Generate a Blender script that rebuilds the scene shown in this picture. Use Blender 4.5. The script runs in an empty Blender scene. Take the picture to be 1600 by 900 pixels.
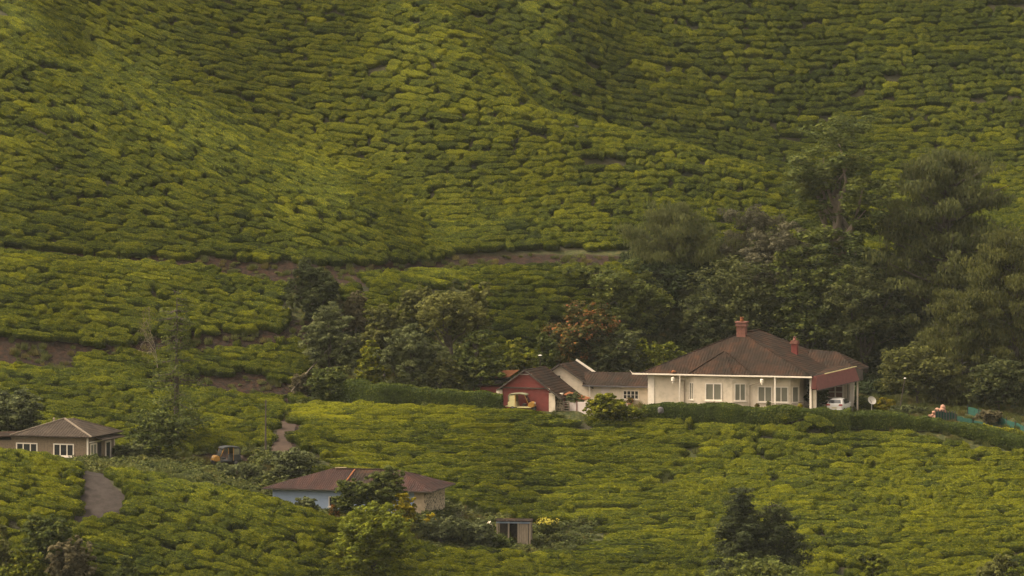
import bpy, bmesh, math, random
import numpy as np
from mathutils import Vector, Matrix, Euler

random.seed(7); RNG = np.random.default_rng(7)
scene = bpy.context.scene
ROOT = scene.collection
FPX, VH, UC = 6400.0, 188.0, 800.0      # focal length in photo pixels, horizon row, centre column

# ---------------------------------------------------------------- camera
cam_d = bpy.data.cameras.new('camera'); cam = bpy.data.objects.new('camera', cam_d); ROOT.objects.link(cam)
cam.location = (0, 0, 0); cam.rotation_euler = (math.radians(90), 0, 0)
cam_d.sensor_width = 36; cam_d.lens = 36 * FPX / 1600; cam_d.shift_y = -(450 - VH) / 1600
cam_d.clip_start = 0.5; cam_d.clip_end = 4000
scene.camera = cam
# ---------------------------------------------------------------- light
SUN_EL, SUN_AZ = 52.0, 272.0     # azimuth: compass direction the light comes from, 0 = +Y (behind the hill), clockwise
w = bpy.data.worlds.new('World'); scene.world = w; w.use_nodes = True
nt = w.node_tree; bg = nt.nodes['Background']
sky = nt.nodes.new('ShaderNodeTexSky'); sky.sky_type = 'NISHITA'; sky.sun_disc = False
sky.sun_elevation = math.radians(SUN_EL); sky.sun_rotation = math.radians(SUN_AZ)
sky.dust_density = 6.0; sky.air_density = 1.2; sky.ozone_density = 0.4
hs = nt.nodes.new('ShaderNodeHueSaturation'); hs.inputs['Saturation'].default_value = 0.25
nt.links.new(sky.outputs[0], hs.inputs['Color'])
mx = nt.nodes.new('ShaderNodeMix'); mx.data_type = 'RGBA'; mx.blend_type = 'MULTIPLY'; mx.inputs[0].default_value = 1
mx.inputs[7].default_value = (1.0, 0.90, 0.76, 1)
nt.links.new(hs.outputs[0], mx.inputs[6]); nt.links.new(mx.outputs[2], bg.inputs[0])
bg.inputs[1].default_value = 0.15
sl = bpy.data.lights.new('sun', 'SUN'); sl.energy = 1.6; sl.angle = math.radians(14); sl.color = (1.0, 0.88, 0.68)
sun = bpy.data.objects.new('sun', sl); ROOT.objects.link(sun)
az, el = math.radians(SUN_AZ), math.radians(SUN_EL)
dirv = Vector((math.sin(az) * math.cos(el), math.cos(az) * math.cos(el), math.sin(el)))
sun.rotation_euler = dirv.to_track_quat('Z', 'Y').to_euler(); sun.location = dirv * 300
vs = scene.view_settings
vs.view_transform = 'Standard'; vs.look = 'None'; vs.gamma = 1; vs.use_curve_mapping = False; vs.exposure = 1.5
scene.cycles.max_bounces = 4; scene.cycles.diffuse_bounces = 2; scene.cycles.transmission_bounces = 2
scene.cycles.glossy_bounces = 2; scene.cycles.transparent_max_bounces = 4; scene.cycles.volume_bounces = 0
scene.cycles.caustics_reflective = False; scene.cycles.caustics_refractive = False

# ================================================================ helpers
def at(u, v, Y):
    return Vector(((u - UC) / FPX * Y, Y, (VH - v) / FPX * Y))

def mesh_arrays(name, V, F, tint=None, smooth=False):
    """V (n,3), F list of arrays or (m,k) array"""
    V = np.asarray(V, dtype=np.float32)
    me = bpy.data.meshes.new(name)
    me.vertices.add(len(V)); me.vertices.foreach_set('co', V.ravel())
    Fs = F if isinstance(F, list) else [F]
    Fs = [np.asarray(f, dtype=np.int32) for f in Fs if len(f)]
    tot = sum(f.size for f in Fs); n = sum(len(f) for f in Fs)
    me.loops.add(tot); me.polygons.add(n)
    me.loops.foreach_set('vertex_index', np.concatenate([f.ravel() for f in Fs]))
    ls, c = [], 0
    for f in Fs:
        ls.append(c + np.arange(len(f)) * f.shape[1]); c += f.size
    me.polygons.foreach_set('loop_start', np.concatenate(ls).astype(np.int32))
    if smooth: me.polygons.foreach_set('use_smooth', np.ones(n, dtype=bool))
    if tint is not None:
        a = me.attributes.new('tint', 'FLOAT', 'POINT'); a.data.foreach_set('value', np.asarray(tint, dtype=np.float32))
    me.update(calc_edges=True)
    return me

def props(o, label=None, cat=None, group=None, kind=None):
    if label: o['label'] = label
    if cat: o['category'] = cat
    if group: o['group'] = group
    if kind: o['kind'] = kind
    return o

def link(name, me, m=None, parent=None):
    o = bpy.data.objects.new(name, me); ROOT.objects.link(o)
    if m is not None: me.materials.append(m)
    if parent is not None: o.parent = parent
    return o

def thing(name, label, cat, loc=(0, 0, 0), rz=0.0, group=None):
    o = bpy.data.objects.new(name, None); ROOT.objects.link(o)
    o.location = loc; o.rotation_euler = (0, 0, rz); o.empty_display_size = 0.3
    return props(o, label, cat, group)

# --- value noise on arrays
def _hash(ix, iy, s):
    h = (ix.astype(np.int64) * 374761393 + iy.astype(np.int64) * 668265263 + s * 1274126177) & 0xffffffff
    h = ((h ^ (h >> 13)) * 1274126177) & 0xffffffff
    return ((h ^ (h >> 16)) & 0xffff) / 65535.0
def vnoise(x, y, s=0):
    x = np.asarray(x, float); y = np.asarray(y, float)
    ix, iy = np.floor(x), np.floor(y); fx, fy = x - ix, y - iy
    fx = fx * fx * (3 - 2 * fx); fy = fy * fy * (3 - 2 * fy)
    a = _hash(ix, iy, s); b = _hash(ix + 1, iy, s); c = _hash(ix, iy + 1, s); d = _hash(ix + 1, iy + 1, s)
    return (a * (1 - fx) + b * fx) * (1 - fy) + (c * (1 - fx) + d * fx) * fy - 0.5
def fnoise(x, y, s=0, o=3):
    return sum(vnoise(x * 2 ** k, y * 2 ** k, s + k) / 2 ** k for k in range(o))

def pchip(xk, yk, x):
    xk = np.asarray(xk, float); yk = np.asarray(yk, float); x = np.asarray(x, float)
    h = np.diff(xk); d = np.diff(yk) / h; m = np.zeros_like(yk)
    for i in range(1, len(xk) - 1):
        if d[i - 1] * d[i] > 0:
            w1, w2 = 2 * h[i] + h[i - 1], h[i] + 2 * h[i - 1]
            m[i] = (w1 + w2) / (w1 / d[i - 1] + w2 / d[i])
    m[0], m[-1] = d[0], d[-1]
    i = np.clip(np.searchsorted(xk, x) - 1, 0, len(h) - 1); x = np.clip(x, xk[0], xk[-1])
    t = (x - xk[i]) / h[i]
    return ((2*t**3 - 3*t**2 + 1) * yk[i] + (t**3 - 2*t**2 + t) * h[i] * m[i] + (-2*t**3 + 3*t**2) * yk[i+1] + (t**3 - t**2) * h[i] * m[i+1])

# ================================================================ materials
def mat(name, base, rough=0.8, var=0.25, scale=3.0, bump=0.0, tint=False, spec=0.3, translucent=0.0, cols=None,
        inst=False, scale2=None, stretch=None, metal=0.0, streak=False):
    m = bpy.data.materials.new(name); m.use_nodes = True
    t = m.node_tree; N = t.nodes; L = t.links
    b = N['Principled BSDF']; b.inputs['Roughness'].default_value = rough
    b.inputs['Specular IOR Level'].default_value = spec; b.inputs['Metallic'].default_value = metal
    tc = N.new('ShaderNodeTexCoord')
    mp = N.new('ShaderNodeMapping'); L.new(tc.outputs['Object'], mp.inputs[0])
    if stretch: mp.inputs['Scale'].default_value = stretch
    no = N.new('ShaderNodeTexNoise'); no.inputs['Scale'].default_value = scale; no.inputs['Detail'].default_value = 6
    no.inputs['Roughness'].default_value = 0.65
    L.new(mp.outputs[0], no.inputs['Vector'])
    rp = N.new('ShaderNodeValToRGB')
    if cols is None:
        d = [c * (1 - var) for c in base]; l = [min(1, c * (1 + var)) for c in base]
        cols = [(0.3, d), (0.7, l)]
    e = rp.color_ramp.elements
    while len(e) < len(cols): e.new(0.5)
    for i, (p, c) in enumerate(cols): e[i].position = p; e[i].color = (*c, 1)
    fac = no.outputs[0]
    if tint or inst:
        at_ = N.new('ShaderNodeAttribute'); at_.attribute_name = 'tint'
        at_.attribute_type = 'GEOMETRY'
        ad = N.new('ShaderNodeMath'); ad.operation = 'MULTIPLY_ADD'
        L.new(no.outputs[0], ad.inputs[0]); ad.inputs[1].default_value = 0.6
        if inst:
            ai = N.new('ShaderNodeAttribute'); ai.attribute_name = 'tone'; ai.attribute_type = 'INSTANCER'
            s = N.new('ShaderNodeMath'); s.operation = 'ADD'; L.new(at_.outputs['Fac'], s.inputs[0]); L.new(ai.outputs['Fac'], s.inputs[1])
            L.new(s.outputs[0], ad.inputs[2])
        else: L.new(at_.outputs['Fac'], ad.inputs[2])
        fac = ad.outputs[0]
    L.new(fac, rp.inputs[0]); L.new(rp.outputs[0], b.inputs['Base Color'])
    if bump:
        bn = N.new('ShaderNodeTexNoise'); bn.inputs['Scale'].default_value = scale2 or scale * 6; bn.inputs['Detail'].default_value = 4
        L.new(mp.outputs[0], bn.inputs['Vector'])
        bp = N.new('ShaderNodeBump'); bp.inputs['Strength'].default_value = bump; bp.inputs['Distance'].default_value = 0.05
        L.new(bn.outputs[0], bp.inputs['Height']); L.new(bp.outputs[0], b.inputs['Normal'])
    if translucent:
        tr = N.new('ShaderNodeBsdfTranslucent'); ms = N.new('ShaderNodeMixShader'); ms.inputs[0].default_value = translucent
        L.new(rp.outputs[0], tr.inputs[0]); L.new(b.outputs[0], ms.inputs[1]); L.new(tr.outputs[0], ms.inputs[2])
        L.new(ms.outputs[0], N['Material Output'].inputs[0])
    return m

def leafmat(name, dark, mid, light, tr=0.25, inst=False, extra=None):
    cols = [(0.12, dark), (0.48, mid), (0.85, light)]
    if extra: cols.append((0.97, extra))
    return mat(name, mid, rough=0.85, scale=1.3, tint=True, inst=inst, cols=cols, translucent=tr, spec=0.05)

M = {}
M['tea'] = leafmat('tea_leaf', (0.023, 0.033, 0.008), (0.078, 0.091, 0.008), (0.190, 0.186, 0.008), 0.2, inst=True)
M['weed'] = leafmat('weed_leaf', (0.034, 0.042, 0.014), (0.078, 0.088, 0.022), (0.140, 0.130, 0.034), 0.2, inst=True)
M['wood_leaf'] = leafmat('woodland_leaf', (0.020, 0.028, 0.010), (0.046, 0.056, 0.017), (0.085, 0.090, 0.024), 0.2, inst=True)
M['drygrass'] = leafmat('dry_grass', (0.06, 0.055, 0.02), (0.12, 0.10, 0.03), (0.19, 0.15, 0.05), 0.2, inst=True)
LEAF = dict(
    dark=((0.022, 0.028, 0.012), (0.050, 0.058, 0.020), (0.090, 0.094, 0.028)),
    mid=((0.030, 0.040, 0.013), (0.072, 0.086, 0.020), (0.130, 0.135, 0.026)),
    olive=((0.040, 0.044, 0.015), (0.086, 0.088, 0.022), (0.145, 0.138, 0.036)),
    grey=((0.040, 0.048, 0.022), (0.086, 0.096, 0.036), (0.145, 0.150, 0.056)),
    bright=((0.040, 0.050, 0.009), (0.115, 0.125, 0.012), (0.240, 0.220, 0.016)),
    yellow=((0.080, 0.080, 0.008), (0.210, 0.170, 0.010), (0.400, 0.300, 0.012)),
    brown=((0.045, 0.040, 0.022), (0.095, 0.080, 0.040), (0.150, 0.122, 0.060)),
    rust=((0.030, 0.036, 0.012), (0.080, 0.070, 0.018), (0.270, 0.095, 0.022)),
    twig=((0.040, 0.038, 0.024), (0.078, 0.072, 0.042), (0.125, 0.112, 0.062)),
    lime=((0.048, 0.060, 0.010), (0.125, 0.142, 0.014), (0.215, 0.215, 0.016)),
    hedge=((0.026, 0.038, 0.010), (0.062, 0.080, 0.014), (0.125, 0.135, 0.018)))
def ribs(m, scale, axis):
    t = m.node_tree; N, L = t.nodes, t.links; tc = N.new('ShaderNodeTexCoord'); w_ = N.new('ShaderNodeTexWave'); w_.bands_direction = axis
    w_.inputs['Scale'].default_value = scale; w_.inputs['Distortion'].default_value = 1.2; w_.inputs['Detail'].default_value = 2; L.new(tc.outputs['Object'], w_.inputs[0])
    bp = N.new('ShaderNodeBump'); bp.inputs['Strength'].default_value = 0.6; bp.inputs['Distance'].default_value = 0.06
    L.new(w_.outputs['Fac'], bp.inputs['Height']); old = [n for n in N if n.type == 'BUMP' and n != bp]
    if old: L.new(old[0].outputs[0], bp.inputs['Normal'])
    L.new(bp.outputs[0], N['Principled BSDF'].inputs['Normal'])
for k, v in LEAF.items(): M['leaf_' + k] = leafmat(k + '_foliage', *v, tr=0.35)
M['bark'] = mat('bark', (0.060, 0.045, 0.032), 0.9, 0.4, 8, 0.5)
M['palebark'] = mat('pale_bark', (0.20, 0.16, 0.11), 0.9, 0.3, 8, 0.4)
M['cream'] = mat('cream_plaster', (0.62, 0.50, 0.37), 0.85, 0.0, 1.2, 0.15, cols=[(0.25, (0.38, 0.31, 0.215)), (0.5, (0.60, 0.49, 0.36)), (0.7, (0.66, 0.54, 0.40))])
M['white'] = mat('white_paint', (0.70, 0.60, 0.48), 0.6, 0.08, 4)
M['pinkwhite'] = mat('pinkish_plaster', (0.55, 0.45, 0.40), 0.85, 0.12, 1.5, 0.1)
M['roof'] = mat('old_tile_roof', (0.1, 0.06, 0.045), 0.85, 0, 0.7, 0.5, scale2=9, cols=[(0.30, (0.012, 0.010, 0.008)), (0.48, (0.023, 0.0155, 0.0112)), (0.60, (0.036, 0.0195, 0.0125)), (0.72, (0.056, 0.026, 0.0145))], spec=0.04)
M['roof_grey'] = mat('weathered_tile_roof', (0.14, 0.10, 0.075), 0.85, 0, 0.9, 0.5, scale2=10, cols=[(0.3, (0.022, 0.017, 0.013)), (0.55, (0.040, 0.030, 0.023)), (0.75, (0.060, 0.044, 0.031))], spec=0.04)
M['ironroof'] = mat('rusted_iron_roof', (0.12, 0.05, 0.035), 0.7, 0, 0.5, 0.3, stretch=(3, 0.6, 1), cols=[(0.3, (0.018, 0.012, 0.011)), (0.55, (0.034, 0.0175, 0.0145)), (0.75, (0.052, 0.023, 0.016))], spec=0.04)
M['rust'] = mat('orange_rust', (0.17, 0.065, 0.028), 0.8, 0.3, 3, 0.3, spec=0.04)
M['redwall'] = mat('red_painted_wall', (0.16, 0.034, 0.027), 0.8, 0.18, 1.6, 0.2)
M['redmetal'] = mat('faded_red_sheet', (0.14, 0.040, 0.031), 0.6, 0.2, 2.5, 0.2)
M['brick'] = mat('chimney_brick', (0.16, 0.065, 0.045), 0.9, 0.3, 5, 0.5)
M['bluewall'] = mat('blue_wash_wall', (0.30, 0.36, 0.47), 0.85, 0.1, 1.2, 0.2)
M['tanwall'] = mat('bare_tan_wall', (0.40, 0.30, 0.19), 0.9, 0.3, 2.0, 0.4)
M['mould'] = mat('mouldy_wall', (0.2, 0.15, 0.1), 0.9, 0, 5.5, 0.4, cols=[(0.42, (0.035, 0.030, 0.022)), (0.52, (0.40, 0.31, 0.20))])
M['stonewall'] = mat('brown_block_wall', (0.17, 0.122, 0.078), 0.9, 0.3, 6, 0.5)
M['curtain'] = mat('curtained_pane', (0.16, 0.145, 0.10), 0.35, 0.2, 6, spec=0.5, stretch=(6, 6, 0.4))
M['glass'] = mat('dark_glass', (0.03, 0.03, 0.03), 0.15, 0.3, 2, spec=0.5)
M['redpane'] = mat('red_curtain_pane', (0.16, 0.07, 0.05), 0.3, 0.2, 6, spec=0.5)
M['dark'] = mat('dark_interior', (0.02, 0.017, 0.014), 0.9, 0.3, 2)
M['timber'] = mat('grey_timber', (0.24, 0.185, 0.13), 0.9, 0.3, 5, 0.3, stretch=(4, 4, 0.5))
M['darktimber'] = mat('dark_timber', (0.055, 0.042, 0.032), 0.9, 0.3, 5, 0.3)
M['carwhite'] = mat('white_car_paint', (0.72, 0.66, 0.58), 0.25, 0.03, 2, spec=0.5)
M['rubber'] = mat('tyre_rubber', (0.02, 0.02, 0.02), 0.8, 0.2, 5)
M['taillight'] = mat('red_lens', (0.30, 0.02, 0.015), 0.2, 0.1, 5, spec=0.5)
M['rickyellow'] = mat('yellow_paint', (0.33, 0.16, 0.02), 0.4, 0.15, 4, spec=0.5)
M['rickcream'] = mat('cream_paint', (0.50, 0.42, 0.20), 0.5, 0.1, 4)
M['rickblack'] = mat('black_paint', (0.022, 0.022, 0.022), 0.4, 0.3, 4, spec=0.5)
M['canvas'] = mat('olive_canvas', (0.14, 0.13, 0.075), 0.9, 0.2, 4)
M['teal'] = mat('teal_plastic', (0.02, 0.26, 0.22), 0.5, 0.1, 4)
M['net'] = mat('green_net', (0.008, 0.050, 0.034), 0.8, 0.3, 8)
M['ridge'] = mat('pale_ridge_tile', (0.13, 0.10, 0.07), 0.9, 0.3, 5)
M['dish'] = mat('dish_grey', (0.50, 0.45, 0.38), 0.5, 0.1, 4)
M['pinkstone'] = mat('pink_stone', (0.32, 0.17, 0.11), 0.9, 0.3, 3, 0.3)
M['greystone'] = mat('grey_stone', (0.09, 0.08, 0.08), 0.9, 0.3, 5, 0.4)
M['gravel'] = mat('worn_grey_road', (0.036, 0.029, 0.025), 0.95, 0.35, 1.2, 0.4, scale2=14, spec=0.04)
M['earthpath'] = mat('red_earth_path', (0.034, 0.019, 0.011), 0.95, 0.35, 0.9, 0.4, scale2=9)
M['flowerY'] = mat('yellow_flowers', (0.32, 0.27, 0.015), 0.7, 0.2, 8, translucent=0.2)
M['flowerR'] = mat('red_flowers', (0.40, 0.07, 0.03), 0.7, 0.2, 8, translucent=0.2)
M['pot'] = mat('terracotta', (0.30, 0.13, 0.07), 0.8, 0.2, 5)

for k_, sc_ in (('roof', 1.1), ('roof_grey', 1.1), ('ironroof', 1.6)): ribs(M[k_], sc_, 'X')
# ================================================================ terrain
COL = [-500, 0, 150, 300, 450, 560, 700, 850, 1000, 1200, 1400, 1600, 2100]
def L_(*a):  # 11 (v,Y) pairs for u=0..1600
    return [a[0]] + list(a) + [a[-1]]
LN = {}
LN['k1'] = L_((930,336),(930,336),(930,337),(930,339),(930,341),(930,345),(930,352),(930,358),(930,358),(930,358),(930,358))
LN['k2'] = L_((715,353),(743,352),(768,351),(800,350),(845,349),(874,353),(882,360),(878,364),(862,366),(850,367),(850,367))
LN['k3'] = L_((726,361),(730,361),(752,360),(805,358),(812,357),(850,360),(860,366),(850,369),(840,369),(830,370),(830,370))
LN['k4'] = L_((716,378),(716,378),(725,380),(780,373),(795,373),(790,374),(822,376),(800,377),(790,378),(785,378),(790,377))
LN['k5'] = L_((710,384),(712,384),(716,384),(705,384),(740,382),(745,382),(760,384),(755,385),(745,386),(740,386),(750,384))
LN['k6'] = L_((592,399),(602,399),(625,398),(643,397.5),(643,397),(646,396.5),(662,396),(665,396),(669,395.5),(682,393.8),(712,390.5))
LN['k7'] = L_((572,402.5),(592,401.5),(612,402),(632,402),(636,400),(640,399),(642,399),(642,399),(642,398.5),(652,398),(672,397))
LN['k8'] = L_((548,405),(562,406),(560,408),(548,410),(565,412),(592,408),(624,414),(619,420),(619,420),(619,420),(625,420))
LN['k9'] = L_((515,407.5),(533,408.5),(518,411),(512,413),(510,416),(520,416),(560,420),(588,427),(600,428),(600,428),(600,428))
LN['k10'] = L_((401,420),(414,421),(427,421),(452,420),(442,421),(437,425),(432,430),(432,431),(440,434),(450,436),(460,436))
LN['k11'] = L_((402,423),(410,423),(419,423),(425,423),(427,424),(422,430),(418,433),(418,434),(425,437),(440,439),(450,439))
LN['h0'] = L_((384,424.5),(396,424.5),(404,424.5),(410,424.5),(414,425.5),(404,432.5),(400,436),(402,437),(415,439),(430,442),(440,442))
LN['h1'] = L_((40,456),(130,449),(225,442),(295,437),(335,433.5),(385,435),(370,440),(375,441),(392,442),(405,446),(415,446))
LN['h2'] = L_((-20,472),(80,469),(155,464),(235,460),(285,454),(370,441),(330,446),(320,448),(355,448),(380,455),(390,455))
LN['h3'] = L_((-100,482),(-75,482),(-55,483),(-40,484),(-20,484),(25,478),(178,462),(213,461),(274,459),(350,465),(355,465))
LN['h4'] = L_((-110,490),(-85,490),(-65,491),(-50,492),(-40,492),(40,490),(195,474),(250,477),(312,480),(338,479),(342,479))
LN['h5'] = L_((-160,502),(-140,502),(-130,502),(-120,502),(-110,502),(-60,505),(0,502),(0,514),(0,522),(0,528),(0,530))
ORDER = ['k1','k2','k3','k4','k5','k6','k7','k8','k9','k10','k11','h0','h1','h2','h3','h4','h5']
LU = np.arange(-500, 2101, 5.0)
LY, LZ = {}, {}
for k in ORDER:
    vv = [p[0] for p in LN[k]]; yy = [p[1] for p in LN[k]]
    Yc = pchip(COL, yy, LU); vc = pchip(COL, vv, LU)
    LY[k] = Yc; LZ[k] = (VH - vc) / FPX * Yc
def lineY(k, u): return np.interp(u, LU, LY[k])
YS = np.concatenate([np.arange(-60, 320, 5.0), np.arange(320, 520, 0.4), np.arange(520, 1300, 10.0)])
ZG = np.zeros((len(LU), len(YS)))
for i in range(len(LU)):
    yk = [-60, 5, 60, 130, 210, 290, 318] + [LY[k][i] for k in ORDER] + [565, 660, 900, 1300]
    zk = [-1.5, -1.7, -11, -27, -48, -56, -50] + [LZ[k][i] for k in ORDER] + [46, 56, 60, 40]
    ZG[i] = pchip(yk, zk, YS)
# soften creases a little
for _ in range(2):
    ZG[1:-1] = (ZG[:-2] + 2 * ZG[1:-1] + ZG[2:]) / 4
f0 = np.searchsorted(YS, 325); f1 = np.searchsorted(YS, 515)
for _ in range(2): ZG[:, f0:f1] = (ZG[:, f0-1:f1-1] + 2 * ZG[:, f0:f1] + ZG[:, f0+1:f1+1]) / 4
PADS = []   # (x, y, rx, ry, rot, z)
def zt_raw(x, y):
    x = np.asarray(x, float); y = np.asarray(y, float)
    u = np.clip(UC + FPX * x / np.maximum(y, 1.0), -500, 2099.9)
    fi = (u + 500) / 5.0; i = np.clip(fi.astype(int), 0, len(LU) - 2); a = fi - i
    j = np.clip(np.searchsorted(YS, y) - 1, 0, len(YS) - 2); b = np.clip((y - YS[j]) / (YS[j+1] - YS[j]), 0, 1)
    z = (ZG[i, j] * (1-a) + ZG[i+1, j] * a) * (1-b) + (ZG[i, j+1] * (1-a) + ZG[i+1, j+1] * a) * b
    z = z + fnoise(x / 7.0, y / 7.0, 3) * 0.35 * np.clip((y - 300) / 30, 0, 1)
    return z
def zt(x, y):
    z = zt_raw(x, y); x = np.asarray(x, float); y = np.asarray(y, float)
    for (px, py, rx, ry, rot, pz) in PADS:
        c, s = math.cos(-rot), math.sin(-rot)
        lx = (x - px) * c - (y - py) * s; ly = (x - px) * s + (y - py) * c
        d = np.maximum(np.maximum(np.abs(lx) - rx, np.abs(ly) - ry), 0)
        t = np.clip(1 - d / 1.5, 0, 1); t = t * t * (3 - 2 * t)
        z = z * (1 - t) + pz * t
    return z
def ground(u, Y):
    x = (u - UC) / FPX * Y
    return Vector((x, Y, float(zt(x, Y))))
def uv_of(x, y, z): return UC + FPX * x / y, VH - FPX * z / y

R17 = math.radians(-17)
PADS += [(-48.0, 373.5, 8.5, 4.5, R17, -31.1), (-14.0, 368.0, 7.5, 4.2, math.radians(-13), -35.2),
         (23.3, 406.2, 9.0, 9.3, R17, -28.25), (2.5, 403.0, 5.0, 4.0, R17, -28.25)]

def graded(a, b, fine0, fine1, step, grow=1.25):
    xs = list(np.arange(fine0, fine1 + 1e-6, step)); s = step
    while xs[-1] < b: s *= grow; xs.append(xs[-1] + s)
    s = step
    while xs[0] > a: s *= grow; xs.insert(0, xs[0] - s)
    return np.array(xs)
gx = graded(-900, 900, -68, 76, 0.5); gy = graded(-60, 1250, 328, 516, 0.45)
gy = gy[gy > -60]
GX, GY = np.meshgrid(gx, gy, indexing='ij'); GZ = zt(GX, GY)
nx, ny = GX.shape
idx = np.arange(nx * ny).reshape(nx, ny)
F = np.stack([idx[:-1, :-1], idx[1:, :-1], idx[1:, 1:], idx[:-1, 1:]], -1).reshape(-1, 4)
me = mesh_arrays('ground', np.stack([GX, GY, GZ], -1).reshape(-1, 3), F, smooth=True)

def inpoly(u, v, poly):
    u = np.asarray(u, float); v = np.asarray(v, float); r = np.zeros(np.broadcast(u, v).shape, bool)
    n = len(poly)
    for i in range(n):
        x1, y1 = poly[i]; x2, y2 = poly[(i + 1) % n]
        c = ((y1 > v) != (y2 > v)) & (u < (x2 - x1) * (v - y1) / (y2 - y1 + 1e-9) + x1)
        r ^= c
    return r
ROAD_POLY = [(130, 733), (154, 736), (172, 752), (194, 770), (196, 792), (176, 814), (128, 814), (122, 798), (130, 768)]
PATH_POLY = [(424, 722), (432, 700), (434, 664), (462, 650), (470, 662), (462, 700), (450, 716)]
SHED_POLY = [(640, 800), (700, 786), (745, 806), (800, 818), (850, 822), (905, 826), (950, 838), (948, 862), (880, 868), (800, 868), (700, 866), (640, 848)]
def field(u, v, Y):
    """0 none, else field number; arrays (ground points)"""
    r = np.zeros(u.shape, int)
    K = {k: lineY(k, u) for k in ORDER}
    near = (Y > K['k1'] - 22) & (Y < K['k2'] + 3)
    r[near & (u < 960)] = 1
    r[(u >= 930) & (Y > K['k1'] - 22) & (Y < K['k5'])] = 3
    r[(u > 640) & (u < 935) & (Y >= K['k4'] - 0.5) & (Y < K['k5']) ] = 3
    r[(u < 640) & (u > 470) & (Y >= K['k4']+1.5) & (Y < K['k5'])] = 3
    r[(Y >= K['k5'] + 1) & (Y < K['k7'] - 0.2) & (u < 452 + 10 * np.sin(Y))] = 2
    r[(Y >= K['k5']) & (Y < K['k6']) & (u > 466)] = 3
    r[(Y >= K['k6']) & (Y < K['k7'] - 1.7) & (u > 480) & (u < 860)] = 3
    r[(Y >= K['k5'] - 5) & (Y < K['k5']) & (u > 420) & (u < 520) & (v < 735)] = 0
    st = (Y >= K['k7'] + 0.2) & (Y < K['k8'] + 0.9) & (u > 118) & (u < 482)
    r[st] = 4
    r[st & (u > 230) & inpoly(u, v, [(230, 596), (380, 588), (470, 600), (470, 622), (230, 622)])] = 0
    r[(Y >= K['k9'] - 0.7) & (Y < K['k10'] + 0.8) & (u < 455)] = 4
    r[(Y >= K['k9'] + 0.5) & (Y < K['k10'] - 0.5) & (u > 525) & (u < 1020) & (v < 500)] = 5
    r[(Y >= K['k10'] - 0.5) & (Y < K['k11'] - 1) & (u > 560) & (u < 1020)] = 5
    r[inpoly(u, v, [(700, 470), (850, 470), (870, 600), (790, 600), (740, 560)]) & (Y > K['k8'])& (Y < K['k10'])] = 5
    r[(Y >= K['h0'] - 0.3) & (Y < 560)] = 6
    r[inpoly(u, v, [(770, 395), (1000, 388), (1000, 420), (690, 420), (690, 404)]) & (Y > 425) & (Y < 440)] = 0
    r[inpoly(u, v, [(660, 470), (700, 440), (745, 470), (700, 520)]) & (Y < 425) & (Y > 400)] = 0
    r[(u > 1020) & (Y > K['k6']) & (Y < K['h0'] + 3)] = 0
    r[inpoly(u, v, ROAD_POLY) & (Y < K['k2'] + 3)] = 0
    r[inpoly(u, v, PATH_POLY) & (Y < 400)] = 0
    r[inpoly(u, v, SHED_POLY) & (Y < 378)] = 0
    # foot tracks splitting the big middle field
    pu = np.interp(v, [655, 700, 730, 760, 800], [1092, 1088, 1072, 1030, 1012])
    r[(r == 3) & (np.abs(u - pu) < 9) & (v < 805) & (v > 650)] = 0
    return r
uG = UC + FPX * GX / np.maximum(GY, 1); vG = VH - FPX * GZ / np.maximum(GY, 1)
fG = field(uG, vG, GY)
K = {k: lineY(k, uG) for k in ORDER}
earth = np.zeros(GX.shape); grassy = np.zeros(GX.shape)
earth[(GY > K['k7'] + 0.5) & (GY < K['k9'] + 1) & (uG < 490)] = 1
earth[(GY > K['k10'] - 0.5) & (GY < K['h0'] + 0.5) & (uG < 1010)] = 0.75
earth[inpoly(uG, vG, PATH_POLY) & (GY < 400)] = 1
earth[inpoly(uG, vG, [(380, 700), (440, 690), (440, 720), (330, 728), (190, 730), (190, 720)]) & (GY < 390) & (GY > 370)] = 0.7
grassy[(fG == 0) & (GY > 325) & (earth == 0)] = 1
def blur(a, n=2):
    for _ in range(n):
        a[1:-1, 1:-1] = (a[:-2, 1:-1] + a[2:, 1:-1] + a[1:-1, :-2] + a[1:-1, 2:] + 2 * a[1:-1, 1:-1]) / 6
    return a
earth = blur(earth); grassy = blur(grassy)
for nm, a in (('earth', earth), ('grassy', grassy)):
    at_ = me.attributes.new(nm, 'FLOAT', 'POINT'); at_.data.foreach_set('value', a.ravel().astype(np.float32))
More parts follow.
